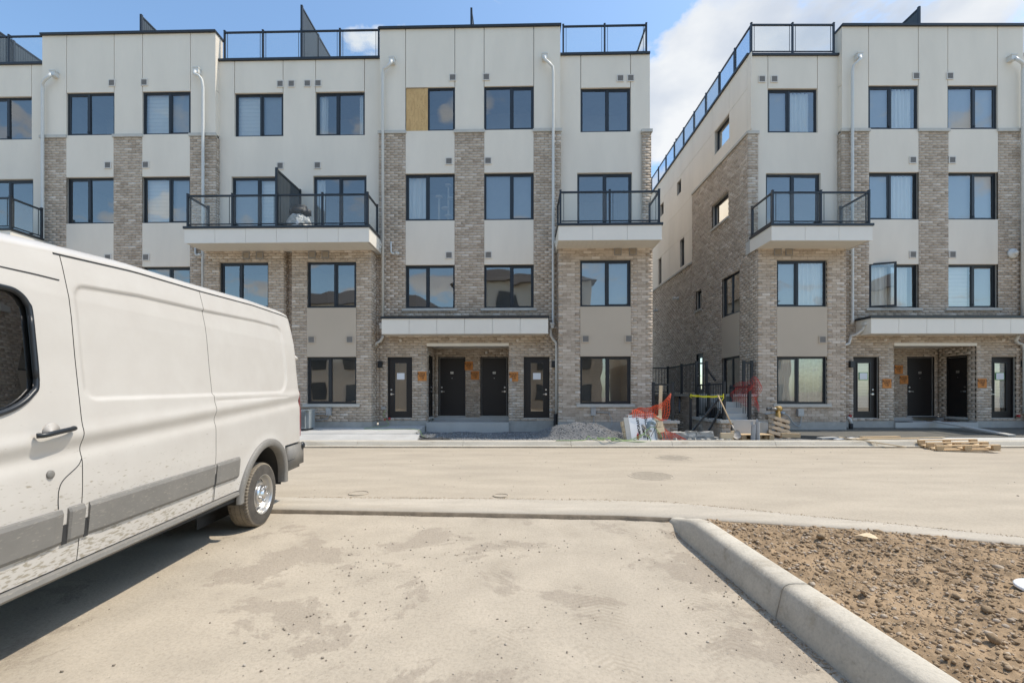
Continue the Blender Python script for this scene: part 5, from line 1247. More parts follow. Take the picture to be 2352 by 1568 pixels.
    mb = MB(); mb.tube(pts, .005, 6); mb.obj('roof_joint', M['seam'], VAN)
    pts = [(x, sgn * (float(side_y(x, 2.215)) + .001), vz(x, 2.215 - .03 * max(0, x - 2.6))) for x in np.linspace(2.45, 3.05, 12)]
    mb = MB(); mb.tube(pts, .004, 6); mb.obj('door_joint', M['seam'], VAN)
    # handle, lock, flap
    zh = 1.322
    def sp(x, z, o=0): return (x, sgn * (float(side_y(x, z)) + o), vz(x, z))
    mb = MB(); mb.tube([sp(2.49, zh + .012, .018), sp(2.515, zh + .012, .040), sp(2.60, zh + .004, .046), sp(2.69, zh - .006, .044), sp(2.72, zh - .008, .020)], .0145, 10, smooth=4); mb.obj('door_handle', M['black'], fd, smooth=True)
    mb = MB(); mt = Matrix.Translation(sp(2.61, zh + .0, -.004)) @ Matrix.Rotation(R(-90 * sgn), 4, 'X'); mb.lathe([(.055, .006), (.045, .004), (.02, .001)], 24, mt); mb.obj('handle_recess', M['paint'], fd, smooth=True)
    mb = MB(); mt = Matrix.Translation(sp(2.615, 1.085, 0)) @ Matrix.Rotation(R(-90 * sgn), 4, 'X'); mb.lathe([(.024, -.005), (.024, .006), (.019, .011), (.005, .012)], 24, mt); mb.obj('filler_cap', M['plastic'], fd, smooth=True)
    if sgn > 0:
        mb = MB(); mb.tube([sp(2.408, 1.14, .0), sp(2.44, 1.10, 0), sp(2.53, 1.04, 0), sp(2.56, .99, 0), sp(2.565, .93, 0), sp(2.56, .875, 0)], .003, 6, smooth=5); mb.obj('fuel_flap_joint', M['seam'], fd)
        mb = MB(); mb.tube([sp(.98, .655, .002), sp(.985, .60, .002), sp(.98, .53, .002)], .003, 6); mb.obj('sill_joint', M['seam'], VAN)
    # tail lamp at the rear corner
    mb = MB(); xs_ = [(-1.135, 0), (-1.165, 0), (-1.185, -.05)]
    V = []
    for z in np.linspace(.90, 1.50, 8):
        y0 = float(side_y(-1.0, z)); V += [(-.965, sgn * (y0 + .012), vz(-1.1, z)), (-1.04, sgn * (y0 - .0), vz(-1.1, z)), (-1.075, sgn * (y0 - .07), vz(-1.1, z)), (-1.075, sgn * (y0 - .16), vz(-1.1, z))]
    mb.add(V, [(k * 4 + j, k * 4 + j + 1, (k + 1) * 4 + j + 1, (k + 1) * 4 + j) for k in range(7) for j in range(3)]); mb.obj('tail_lamp', M['lens'], VAN, smooth=True)
    mb = MB(); mb.tube([sp(-1.03, 1.97, -.02), (-1.09, sgn * .92, vz(-1.1, 1.95))], .03, 8); mb.obj('hinge', M['paint'], VAN, smooth=True)
# roof, windscreen and bonnet
xs_ = np.concatenate([np.linspace(-1.06, -.82, 14), np.linspace(-.75, 3.2, 50)])
def top_strip(name, xs_, mat, crown=.11):
    s_ = np.sin(np.linspace(-math.pi / 2, math.pi / 2, 61)); X = xs_[:, None] + 0 * s_; yG = side_y(xs_, G(xs_))[:, None]; Y = yG * s_
    c_ = crown * (1 - np.abs(s_) ** 5) ** .5; fade = sstep(-1.1, -.9, xs_)[:, None] * .8 + .2
    Z = G(xs_)[:, None] + c_ * fade
    if name == 'roof':   # pressed ribs along the roof
        Z = Z + .006 * np.cos(s_ * 28) * (np.abs(s_) < .75) * sstep(-.9, -.7, xs_)[:, None] * sstep(2.5, 2.2, xs_)[:, None]
    return X, Y, vz(X, Z)
def strip_obj(name, X, Y, Z, mat):
    n, m = X.shape; i = np.arange(n * m).reshape(n, m); F = np.stack([i[:-1, :-1], i[1:, :-1], i[1:, 1:], i[:-1, 1:]], -1).reshape(-1, 4)
    return link(name, array_mesh(name, np.stack([X, Y, Z], -1).reshape(-1, 3), F, mat, True), VAN)
strip_obj('roof', *top_strip('roof', xs_, 0), M['paint'])
strip_obj('windscreen', *top_strip('w', np.linspace(3.2, 4.08, 16), 0, .06), M['auto_glass'])
strip_obj('bonnet', *top_strip('b', np.linspace(4.08, 4.78, 16), 0, .05), M['paint'])
zz = np.linspace(.525, float(G(4.78)), 12); V = np.array([[(4.78 + .04 * math.sin(i_ / 11 * 3.1), s_ * float(side_y(4.78, z)), vz(4.78, z)) for s_ in np.linspace(-1, 1, 9)] for i_, z in enumerate(zz)])
strip_obj('front_panel', V[..., 0], V[..., 1], V[..., 2], M['paint'])
mb = MB(); mb.box(4.81, 4.84, -.55, .55, .62, .92)
for k in range(4): mb.box(4.835, 4.855, -.52, .52, .65 + .065 * k, .68 + .065 * k)
mb.obj('grille', M['black'], VAN, kind='stuff')
for s_ in (-1, 1):
    mb = MB(); mb.box(4.62, 4.80, min(s_ * .56, s_ * .80), max(s_ * .56, s_ * .80), .80, 1.0); mb.obj('headlight', M['chrome'], VAN)
# rear doors
zz = np.concatenate([np.linspace(.5, 2.38, 30), [float(G(-1.06))]]); s9 = np.linspace(-1, 1, 21)
Yr = np.array([[s_ * float(side_y(-1.06, z)) for s_ in s9] for z in zz]); Xr = np.array([[-1.06 - .02 * (1 - abs(s_) ** 4) for s_ in s9] for z in zz]); Zr = np.array([[vz(-1.06, z) + (0.022 * (1 - abs(s_) ** 5) ** .5 if z > 2.37 else 0) for s_ in s9] for z in zz])
strip_obj('rear_door', Xr, Yr, Zr, M['paint'])
bm = bmesh.new(); bmesh.ops.create_cube(bm, size=1)
for v in bm.verts: v.co = Vector(((v.co.x) * .60 - .82, v.co.y * 2.06, v.co.z * .38 + .67)) - Vector((0, 0, 0))
bmesh.ops.bevel(bm, geom=[e for e in bm.edges], offset=.055, segments=4, affect='EDGES')
for v in bm.verts: v.co.z = vz(v.co.x, v.co.z); v.co.x += .0
me = bpy.data.meshes.new('rear_bumper'); bm.to_mesh(me); bm.free(); me.materials.append(M['plastic']); me.polygons.foreach_set('use_smooth', [True] * len(me.polygons)); bp_ = link('rear_bumper', me, VAN)
mb = MB(); mt = Matrix.Translation((-1.03, 1.022, .79)) @ Matrix.Rotation(R(-90), 4, 'X'); mb.lathe([(.05, 0), (.05, .012), (.03, .03), (.012, .034)], 20, mt); mb.obj('reflector', M['black'], bp_, smooth=True)
mb = MB(); mb.bar((-1.08, 1.02, .66), (-.54, 1.032, .64), .006); mb.obj('bumper_joint', M['seam'], bp_)
mb = MB(); mb.box(-1.0, -.55, -.95, .95, .52, .57); mb.box(-1.1, 4.6, -.5, .5, .30, .50); mb.obj('chassis', M['seam'], VAN)
# cabin: dark floor, bulkhead, seat
mb = MB(); mb.box(2.42, 2.44, -.9, .9, .5, 2.25); mb.obj('bulkhead', M['cabin'], VAN)
for s_ in (-1, 1):
    bm = bmesh.new()
    for (bx, by, bz, sx, sy, sz) in ((2.95, s_ * .48, 1.32, .16, .48, .75), (3.12, s_ * .48, .98, .5, .48, .18), (2.93, s_ * .48, 1.80, .12, .26, .22)):
        r_ = bmesh.ops.create_cube(bm, size=1)
        for v in r_['verts']: v.co = Vector((v.co.x * sx + bx, v.co.y * sy + by, v.co.z * sz + bz))
    bmesh.ops.bevel(bm, geom=bm.edges[:], offset=.04, segments=2, affect='EDGES'); me = bpy.data.meshes.new('seat'); bm.to_mesh(me); bm.free(); me.materials.append(M['cabin']); link('seat', me, VAN)
mb = MB(); mb.box(3.75, 4.2, -.85, .85, 1.0, 1.3); mb.box(2.55, 4.3, -.9, .9, .5, .56); mb.obj('dashboard', M['cabin'], VAN)
# wheels
def make_wheel():
    t_ = MB(); n_ = 180; RT, Wd = .357, .235
    prof = [(-.5, .215, 1), (-.49, .26, 1), (-.47, .30, 1), (-.44, .335, 0), (-.40, .350, 2), (-.30, .355, 2), (-.285, .347, 0), (-.27, .355, 3), (-.13, .357, 3), (-.115, .348, 0), (-.10, .357, 3), (.10, .357, 3), (.115, .348, 0), (.13, .357, 3), (.27, .355, 3), (.285, .347, 0), (.30, .355, 2), (.40, .350, 2), (.44, .335, 2), (.47, .30, 1), (.475, .292, 1), (.48, .29, 1), (.49, .26, 1), (.5, .225, 1), (.48, .214, 1)]
    V = []; 
    for i, (w_, r_, ty) in enumerate(prof):
        for k in range(n_):
            rr = r_
            if ty == 2 and k % 3 == 0: rr -= .009
            if ty == 3 and (k + (i % 3)) % 5 == 0: rr -= .003
            a = 2 * math.pi * (k + (.35 * math.sin(i * 2.1) if ty == 3 else 0)) / n_; V.append((rr * math.cos(a), w_ * Wd, rr * math.sin(a)))
    m_ = len(prof); F_ = [(i * n_ + k, i * n_ + (k + 1) % n_, (i + 1) * n_ + (k + 1) % n_, (i + 1) * n_ + k) for i in range(m_ - 1) for k in range(n_)]
    t_.add(V, F_); t_.m = [1 if 3 <= i <= 17 else 0 for i in range(m_ - 1) for k in range(n_)]
    tyre = t_.mesh('tyre', [M['tyre'], M['tread']])
    ry = Matrix.Rotation(R(-90), 4, 'X')
    r_ = MB(); r_.lathe([(.21, -.06), (.223, .100), (.226, .112), (.221, .118), (.212, .112), (.205, .085), (.196, .045), (.185, .035), (.172, .040), (.150, .062), (.120, .070), (.105, .068)], 60, ry, caps=False)
    rim = r_.mesh('rim', M['wheel'], True)
    h_ = MB(); hub = [(.108, .066), (.106, .088), (.098, .098), (.075, .108), (.055, .112), (.05, .128), (.03, .134), (.0005, .135)]
    h_.lathe(hub, 40, ry, caps=False)
    for k in range(5):
        a = 2 * math.pi * (k + .3) / 5; h_.lathe([(.019, .098), (.019, .122), (.014, .128), (.0005, .129)], 10, ry @ Matrix.Translation((.077 * math.cos(a), .077 * math.sin(a), 0)), caps=False)
    hubm = h_.mesh('hub_cap', M['chrome'], True)
    d_ = MB()
    for k in range(12):
        a = 2 * math.pi * k / 12; p = ry @ Matrix.Translation((.158 * math.cos(a), .158 * math.sin(a), 0)) @ Matrix.Rotation(a, 4, 'Z') @ Matrix.Rotation(R(48), 4, 'Y')
        d_.lathe([(.0165, .0), (.0165, .002)], 14, ry @ Matrix.Translation((.1605 * math.cos(a), .1605 * math.sin(a), .0535)) @ Matrix.Rotation(a, 4, 'Z') @ Matrix.Rotation(R(35), 4, 'Y'))
    hol = d_.mesh('vent_hole', M['seam'])
    return tyre, rim, hubm, hol
tyre, rim, hubm, hol = make_wheel()
for x_ in (0, 3.75):
    for s_ in (1, -1):
        o = link('wheel', tyre, VAN, (x_, s_ * .875, .357 - (.004)), (0, R(17 * x_), 0 if s_ > 0 else R(180)))
        link('rim', rim, o); link('hub_cap', hubm, o); link('vent_holes', hol, o, kind='stuff')
mb = MB(); mb.tube([(0, -.8, .34), (0, .8, .34)], .06, 10); mb.obj('axle', M['seam'], VAN)

# ------------------------------------------------------------------ loose things
def LW(root_m, p): return root_m @ Vector(p)
bpy.context.view_layer.update()
LM = LB.matrix_world.copy(); RM = RB.matrix_world.copy()
def sign_board(M_, x, y, z, words, label, s_=.30, rot=0, group='orange unit boards beside the entrances'):
    p = M_ @ Vector((x, y, z)); rz = M_.to_euler().z
    t_ = thing('sign_board', label, 'sign', p, (0, rot, rz), group=group)
    mb = MB(); mb.box(-s_ / 2, s_ / 2, -.012, .0, -s_ / 2 * 1.05, s_ / 2 * 1.05); mb.obj('board', M['board'], t_)
    tm = text_mesh(words, .083, bold=.0015, line=.85); tm.materials.append(M['ink']); link('lettering', tm, t_, (0, -.0135, .01), (R(90), 0, 0))
sign_board(LM, -3.045, -.002, 2.06, 'BLOCK 1\nUNIT\n122', 'orange board lettered BLOCK 1 UNIT 122 right of the left glazed door')
sign_board(LM, -1.62, 1.375, 2.49, 'BLOCK 1\nUNIT\n121', 'orange board lettered BLOCK 1 UNIT 121, the upper one between the two black doors')
sign_board(LM, -1.39, 1.375, 2.14, 'BLOCK 1\nUNIT\n120', 'orange board lettered BLOCK 1 UNIT 120, the lower one between the two black doors')
sign_board(LM, .06, -.002, 2.04, 'BLOCK 1\nUNIT\n119', 'orange board lettered BLOCK 1 UNIT 119 left of the right glazed door')
sign_board(RM, 12.63, -.002, 1.81, 'BLOCK 2\nUNIT\n133', 'orange board on the brick pier right of the glazed door beside the wet concrete')
sign_board(RM, 14.20, 1.375, 2.35, 'BLOCK 2\nUNIT\n132', 'orange board in the right porch, the higher of the two')
sign_board(RM, 14.39, 1.375, 1.98, 'BLOCK 2\nUNIT\n131', 'orange board in the right porch touching the black door frame')
sign_board(RM, 15.84, -.002, 1.82, 'BLOCK 2\nUNIT\n130', 'orange board at far right, left of the glazed door with the paper notice')
# keybox on the 119 board
lm = LM @ Vector((-.04, -.03, 1.93)); kb = MB(); kb.box(-.04, .04, -.03, .01, -.06, .06); o = kb.obj('key_box', M['galv'], None, loc=lm); tag(o, 'small grey lock box hanging at the corner of the orange unit 119 board', 'lock box')

# temporary sign crate
CR = thing('sign_crate', 'white signboard crate lettered TEMPORARY SIAMESE CONNECTION, leaning behind the kerb', 'sign', (3.72, 12.78, .12), (R(-13), R(-4.5), R(4)))
mb = MB(); mb.box(-.36, .36, -.02, .0, 0, .76); mb.obj('sign_panel', M['plastic_white'], CR)
mb = MB()
for b_ in ((-.375, .375, -.03, .01, .76, .79), (.36, .385, -.03, .01, 0, .76)): mb.box(*b_)
mb.obj('edge_trim', M['grey_board'], CR)
mb = MB(); mb.box(-.345, .35, -.024, -.021, .715, .735); mb.box(.325, .345, -.024, -.021, 0, .71); mb.obj('border_line', M['blue_grey'], CR)
mb = MB(); mb.box(-.50, -.37, -.03, .02, 0, .72); mb.obj('side_panel', M['grey_board'], CR)
for (w_, x_, n_) in (('TEMPORARY', -.105, 0), ('SIAMESE', .02, 0), ('CONNECTION', .135, 0)):
    tm = text_mesh(w_, .105, align='LEFT', bold=.003); tm.materials.append(M['ink']); link('lettering', tm, CR, (x_, -.0225, .10 if w_ != 'CONNECTION' else .06), (R(90), R(-90), 0))
for k in range(4):
    mb = MB(); mb.box(-.0, .12, -.06, .10, 0, .145); o = mb.obj('timber_block', M['pine_pale'], CR, loc=(-.56 + .012 * k, .06, .015 + .155 * (3 - k)))
for k in range(3):
    mb = MB(); mb.box(-.0, .22, -.08, .10, 0, .155); mb.obj('timber_block', M['pine_pale'], CR, loc=(.39 - .012 * k, .03, .21 + .165 * k))
# valve fitting in front of the sign
VF = thing('hose_fitting', 'dirty blue-grey hose valve with dangling hoses hanging in front of the white sign', 'valve', (3.80, 12.70, .55))
mb = MB(); mb.tube([(-.02, -.02, -.10), (0, -.02, .0), (.02, -.02, .10), (.10, -.02, .13), (.17, -.02, .11)], .055, 12, smooth=3); mb.tube([(.15, -.02, .13), (.15, -.02, .05)], .065, 12); mb.obj('body', M['blue_grey'], VF, smooth=True)
mb = MB(); mb.tube([(-.16, -.05, .03), (-.08, -.05, -.05), (.0, -.05, -.10), (.08, -.04, -.12)], .03, 10, smooth=3); mb.tube([(-.03, -.04, -.10), (-.02, -.04, -.20), (-.04, -.04, -.30)], [.05, .045, .02], 10); mb.obj('coupling', M['steel_worn'], VF, smooth=True)
mb = MB(); mb.tube([(-.04, -.04, -.3), (-.03, -.05, -.38), (-.04, -.05, -.48)], .010, 8, smooth=3); mb.tube([(.2, -.02, .2), (.24, -.04, .05), (.14, -.05, -.12), (.06, -.05, -.28)], .007, 6, smooth=5); mb.obj('hose', M['rubber'], VF, smooth=True)
SP = MB(); SP.lathe([(.033, 0), (.033, .13), (.02, .15), (.012, .155), (.012, .19)], 16); o = SP.obj('spray_can', M['red'], None, smooth=True, loc=(3.50, 12.66, .19)); tag(o, 'red and white spray can standing at the foot of the white sign', 'spray can')
# stake
mb = MB(); mb.box(-.045, .045, -.02, .02, 0, 1.52); o = mb.obj('wooden_stake', M['pine_pale'], None, loc=(4.21, 13.0, .18), rot=(0, R(1.6), 0)); tag(o, 'tall pale wooden stake standing behind the orange netting', 'stake')
# netting
def net(name, fn, nu, nv, mat, label, w_=.010, diag=True):
    mb = MB()
    def strand(seq):
        for a, b in zip(seq[:-1], seq[1:]):
            a = Vector(a); b = Vector(b); d = b - a
            if d.length < 1e-5: continue
            s = d.cross(Vector((0, 1, .2))).normalized() * (w_ / 2); q = d.cross(Vector((1, 0, .3)));  q = q.normalized() * (w_ / 2) if q.length > 1e-6 else s
            mb.quad(a - s, b - s, b + s, a + s)
    for i in range(nu + 1): strand([fn(i / nu, j / nv) for j in range(nv + 1)])
    for j in range(nv + 1): strand([fn(i / nu, j / nv) for i in range(nu + 1)])
    o = mb.obj(name, M[mat]); tag(o, label, 'netting'); return o
def netA(u, v):
    x = 3.40 + 1.10 * u; fold = .06 * math.sin(u * 9 + v * 3); top = float(np.interp(u, [0, .08, .25, .5, .7, .85, 1.0], [.86, .98, 1.07, 1.06, 1.18, 1.30, 1.47])); bot = .72 + .03 * math.sin(u * 6)
    return (x + .03 * math.sin(v * 7) - .06 * u * (1 - v), 13.08 + .18 * math.sin(v * 2.6 + u * 3) + fold, bot + (top - bot) * v + .02 * math.sin(u * 17 + v * 5))
net('safety_netting', netA, 18, 9, 'orange', 'crumpled orange safety netting hung over the white sign crate', w_=.014)
def netA2(u, v):
    return (3.42 + .85 * u, 12.98 - .10 * math.sin(v * 3) , .66 + .34 * v * (1 - .65 * u) + .03 * math.sin(u * 12) + .06 * math.sin(u * 3.1))
net('safety_netting', netA2, 16, 6, 'orange', 'front fold of bright orange netting lying on top of the sign crate', w_=.013)
def netC(u, v): return (4.22 + .42 * u + .25 * (1 - v) * u, 12.86 - .12 * (1 - v), .17 + .34 * v * (1 - .6 * u) + .02 * math.sin(u * 9))
net('safety_netting', netC, 7, 5, 'orange', 'scrap of orange netting lying on the ground right of the sign crate', w_=.013)
def netR(u, v):
    return (6.78 + .62 * u + .05 * math.sin(v * 9), 14.0 - .45 * math.sin(u * 2.2) + .1 * math.sin(v * 6), .85 + (.15 + .95 * v) * (1 - .35 * abs(u - .62)) + .25 * (1 - u) * (1 - v) + .05 * math.sin(u * 11))
net('safety_netting', netR, 13, 16, 'red_net', 'dark red netting wrapped round the right stair post', w_=.008)
# tape
mb = MB()
for k in range(2):
    for i in range(16):
        a = i / 16; b = (i + 1) / 16
        def tp(t): return Vector((6.26 - .62 * t * 1.0, 13.52 - .05 + .9 * t, 1.385 + .02 * t - .03 * math.sin(t * 3.14) + k * .018))
        tw = lambda t: Vector((0, .012 * math.sin(t * 14 + k), .017 * (.5 + abs(math.cos(t * 11 + k)))))
        mb.quad(tp(a) - tw(a), tp(b) - tw(b), tp(b) + tw(b), tp(a) + tw(a))
mb.tube([(6.25, 13.46, 1.46), (6.25, 13.45, 1.34), (6.20, 13.45, 1.26)], .012, 6); mb.tube([(5.66, 14.38, 1.46), (5.62, 14.38, 1.38), (5.68, 14.38, 1.33)], .012, 6)
o = mb.obj('caution_tape', M['yellow']); tag(o, 'twisted yellow caution tape strung across the stairwell', 'tape')
mb = MB(); mb.box(-.03, .03, -.03, .03, 0, 1.35); mb.box(-.045, .045, -.045, .045, 1.35, 1.40); o = mb.obj('post', M['black'], None, loc=(5.66, 14.42, .05)); tag(o, 'short black post carrying the left end of the yellow tape', 'post')
# shovel
SHV = thing('shovel', 'worn round-point shovel with wooden handle leaning on the railing post', 'shovel', (6.30, 12.86, .17))
top = Vector((-.22, .60, 1.27)); low = Vector((-.03, .04, .32)); dirv = (low - top).normalized()
mb = MB(); mb.tube([top, low], .019, 10); mb.obj('handle', M['pine'], SHV, smooth=True)
mb = MB(); mb.tube([low - dirv * .1, low + dirv * .12], .024, 10); mb.obj('socket', M['steel_worn'], SHV, smooth=True)
mb = MB(); side = Vector((.93, .1, .3)).normalized(); side = (side - dirv * side.dot(dirv)).normalized(); nn = dirv.cross(side)
V = []; rows = 9
for i in range(rows + 1):
    t_ = i / rows; w_ = .115 * (1 if t_ < .6 else math.sqrt(max(0, 1 - ((t_ - .6) / .4) ** 2))) * min(1, .55 + t_ * 3)
    for k in range(7): s_ = -1 + k / 3; V.append(low + dirv * (.08 + .27 * t_) + side * (w_ * s_) + nn * (.03 * s_ * s_ - .02 * t_))
mb.add(V, [(i * 7 + k, i * 7 + k + 1, (i + 1) * 7 + k + 1, (i + 1) * 7 + k) for i in range(rows) for k in range(6)]); mb.obj('blade', M['steel_worn'], SHV, smooth=True)
# grey pipes
for i, (x_, h_, rr, lb) in enumerate(((6.72, .50, .062, 'left, shorter grey plastic pipe stub behind the kerb'), (6.86, .58, .055, 'right, taller grey plastic pipe stub with torn top behind the kerb'))):
    mb = MB(); mb.lathe([(rr, 0), (rr, h_), (rr * .85, h_), (rr * .85, .02)], 18, Matrix.Rotation(R(3 - 4 * i), 4, 'Y'), caps=False)
    mb.quad((-rr, -.01, h_), (-rr * .2, -.03, h_ - .02), (0, -.02, h_ + .08), (-rr, 0, h_ + .09))
    o = mb.obj('pipe_stub', M['greypipe'], None, smooth=False, loc=(x_, 12.70, .10)); tag(o, lb, 'pipe')
# pallets
def pallet(label, loc, rot, mat='pine', L_=1.2, W_=1.0, group='wooden pallets', n_=6):
    t_ = thing('pallet', label, 'pallet', loc, rot)
    pl = MB(); pl.box(-L_ / 2, L_ / 2, -.05, .05, 0, .02); pm_ = pl.mesh('plank', M[mat]); cr = MB(); cr.box(-.05, .05, -W_ / 2, W_ / 2, 0, .02); cm = cr.mesh('cross_plank', M[mat])
    bl = MB(); bl.box(-.07, .07, -.05, .05, 0, .085); bm_ = bl.mesh('block', M[mat])
    for y in (-W_ / 2 + .05, 0, W_ / 2 - .05): link('plank', pm_, t_, (0, y, 0))
    for x in (-L_ / 2 + .07, 0, L_ / 2 - .07):
        for y in (-W_ / 2 + .05, 0, W_ / 2 - .05): link('block', bm_, t_, (x, y, .0205))
        link('cross_plank', cm, t_, (x, 0, .106))
    for k in range(n_): link('plank', pm_, t_, (0, -W_ / 2 + .05 + (W_ - .1) * k / (n_ - 1), .1265), (0, 0, rnd.uniform(-.01, .01)))
    return t_
pallet('pale wooden pallet lying upside down half on the kerb, partly over the road', (11.45, 11.72, .215), (R(180 + 4), R(-3), R(-18)), 'pine', 1.25, .95)
pallet('wooden pallet lying flat at the foot of the unfinished steps', (6.95, 13.18, .155), (0, 0, R(3)), 'pine', .95, .6)
pallet('brown weathered pallet leaning on the brick wall beside the yellow standpipe', (7.95, 13.72, .43), (R(68), R(16), R(8)), 'old_wood', .74, .60, n_=4)
# standpipe
SPP = thing('standpipe', 'short yellow-brown standpipe with twin capped outlets in front of the right block window', 'standpipe', (8.27, 14.15, .2))
mb = MB(); mb.tube([(0, 0, 0), (0, 0, .80)], .07, 16); mb.obj('pipe', M['brass'], SPP, smooth=True)
mb = MB(); mb.tube([(.07, 0, .80), (-.08, -.03, .79)], .085, 16); mb.obj('head', M['brass'], SPP, smooth=True)
for k in (0, 1): mb = MB(); mb.tube([(-.05 - .02 * k, -.04 + .1 * k, .79), (-.20 - .08 * k, -.05 + .1 * k, .79)], .048, 14); mb.tube([(-.20 - .08 * k, -.05 + .1 * k, .79), (-.23 - .08 * k, -.05 + .1 * k, .79)], .056, 14); mb.obj('outlet_cap', M['steel_worn'], SPP, smooth=True)
# lumber
def board(label, a, b, w_, t_, mat, name='wooden_plank', group=None):
    a = Vector(a); b = Vector(b); mb = MB(); mb.bar(Vector((0, 0, 0)), b - a, w_, t_); o = mb.obj(name, M[mat], None, loc=a); tag(o, label, 'plank', group); return o
board('long grey board sloping from the right porch step down to the wet concrete', (14.15, 15.2, .54), (14.45, 13.15, .26), .26, .04, 'grey_board')
board('thin pale stick slanting over the kerb on to the road, left of the big pallet', (9.15, 12.75, .25), (10.35, 11.95, .06), .045, .03, 'pine_pale', 'wooden_stick')
board('long narrow pale plank lying along the back of the kerb', (9.35, 12.72, .21), (12.2, 12.85, .23), .09, .02, 'pine_pale')
board('wide short pale plank on top of the others behind the kerb', (9.9, 12.9, .235), (11.0, 12.95, .245), .14, .025, 'pine')
board('white painted offcut lying beside the gravel behind the kerb', (9.0, 12.66, .20), (9.65, 12.85, .22), .12, .02, 'plastic_white')
board('reddish thin plank lying behind the long narrow one', (9.6, 12.66, .20), (11.3, 12.64, .215), .06, .018, 'pine')
board('pale timber block on the gravel left of the shovel blade', (5.85, 12.76, .27), (6.18, 12.76, .27), .10, .18, 'pine_pale', 'timber_block')
board('short upright pale timber offcut touching the shovel blade', (6.20, 12.80, .14), (6.20, 12.80, .42), .08, .05, 'pine_pale', 'timber_block')
board('yellow-brown timber offcut under the leaning pallet', (7.75, 13.1, .27), (8.25, 13.05, .26), .10, .12, 'pine', 'timber_block')
board('broken grey slab lying on the dark dirt in front of the wet concrete', (8.75, 12.95, .2), (9.25, 13.0, .21), .22, .04, 'grey_board', 'concrete_piece')
# mats and shoes in the right porch
mb = MB(); mb.box(-.42, .42, -.2, .2, 0, .02); o = mb.obj('door_mat', M['rubber'], None, loc=(14.95, 16.35, .615), rot=(0, 0, R(4))); tag(o, 'black rubber door mat in front of the left black door of the right porch', 'mat')
mb = MB(); mb.box(-.38, .38, -.2, .2, 0, .015); o = mb.obj('door_mat', M['brown'], None, loc=(15.0, 15.85, .505), rot=(0, 0, R(-8))); tag(o, 'brown door mat lying on the right porch step beside the grey board', 'mat')
for k in range(2):
    bm = bmesh.new(); bmesh.ops.create_icosphere(bm, subdivisions=2, radius=1)
    for v in bm.verts: v.co = Vector((v.co.x * .14, v.co.y * .05, max(-.02, v.co.z * .05 * (1 if v.co.x < 0 else .6))))
    me = bpy.data.meshes.new('shoe'); bm.to_mesh(me); bm.free(); me.materials.append(M['rubber']); o = link('shoe', me, None, (15.28 + .02 * k, 15.78 + .12 * k, .53), (0, 0, R(20 * k))); tag(o, ['nearer dark shoe of the pair left on the right porch step','farther dark shoe of the pair left on the right porch step'][k], 'shoe', 'pair of dark shoes on the right porch step')
mb = MB(); mb.box(-.25, .25, -.12, .12, 0, .012); o = mb.obj('door_mat', M['rubber'], None, loc=(13.35, 15.55, .505), rot=(0, 0, R(5))); tag(o, 'thin dark mat at the left edge of the right porch step', 'mat')
# air conditioner
AC = thing('air_conditioner', 'round-cornered grey air conditioning unit on the walkway just behind the van', 'air conditioner', (-6.62, 14.35, .335))
bm = bmesh.new(); bmesh.ops.create_cube(bm, size=1)
for v in bm.verts: v.co = Vector((v.co.x * .62, v.co.y * .6, v.co.z * .56 + .33))
bmesh.ops.bevel(bm, geom=[e for e in bm.edges if abs((e.verts[0].co - e.verts[1].co).z) > .3], offset=.09, segments=4, affect='EDGES'); me = bpy.data.meshes.new('casing'); bm.to_mesh(me); bm.free(); me.materials.append(M['ac']); link('casing', me, AC)
sl = MB(); sl.box(-.235, .235, -.306, -.300, 0, .008); slm = sl.mesh('grille_bar', M['ac_dark'])
for k in range(22): link('grille_bar', slm, AC, (0, 0, .09 + .022 * k))
mb = MB(); mb.box(-.32, .32, -.31, .31, .61, .635); mb.obj('lid', M['ac'], AC)
mb = MB(); mb.box(-.25, .25, -.26, .26, 0, .05); mb.obj('base', M['ac_dark'], AC)
mb = MB()
for k in range(5): mb.lathe([(.05 + .045 * k, .638), (.05 + .045 * k, .646), (.058 + .045 * k, .646), (.058 + .045 * k, .638)], 24, caps=False)
mb.obj('fan_guard', M['ac_dark'], AC, kind='stuff')
# hoses
def hose(pts, label, mat='hose', r=.012, name='garden_hose', sm=6):
    mb = MB(); mb.tube([Vector(p) for p in pts], r, 8, smooth=sm); o = mb.obj(name, M[mat], smooth=True); tag(o, label, 'hose'); return o
hose([(-4.24, 15.35, .92), (-4.30, 15.25, .80), (-4.22, 15.2, .62), (-4.1, 15.1, .42), (-4.5, 14.9, .37), (-4.75, 14.6, .345), (-4.2, 14.35, .33), (-3.5, 14.5, .34), (-2.95, 14.3, .33), (-2.7, 13.7, .2), (-2.4, 13.2, .17), (-2.0, 13.1, .17)], 'thin green cord running from the wall outlet over the left walkway', r=.008)
pts = []
for k in range(60): a = k * .62; pts.append((2.35 + .03 * k + .16 * math.cos(a), 12.46 + .10 * math.sin(a), .198 + .02 * (k % 3) + .03 * abs(math.sin(a * .5))))
pts = [(1.2, 12.40, .19), (1.7, 12.42, .19), (2.0, 12.47, .20), (2.1, 12.5, .30), (2.2, 12.48, .22)] + pts[:18] + [(3.05, 12.42, .2), (3.3, 12.5, .21), (3.55, 12.45, .34), (3.72, 12.45, .30), (3.78, 12.42, .17), (3.5, 12.38, .16), (3.1, 12.4, .17)] + [(2.7, 12.44, .19), (3.4, 12.5, .2), (3.9, 12.66, .55), (4.2, 12.7, .22)]
hose(pts, 'tangled light green hose looped along the top of the far kerb', r=.010)
hose([(-2.85, 13.6, .28), (-2.6, 13.2, .2), (-2.2, 13.0, .18), (-1.95, 12.95, .18)], 'black cable lying over the end of the left walkway', 'rubber', .018, 'cable')
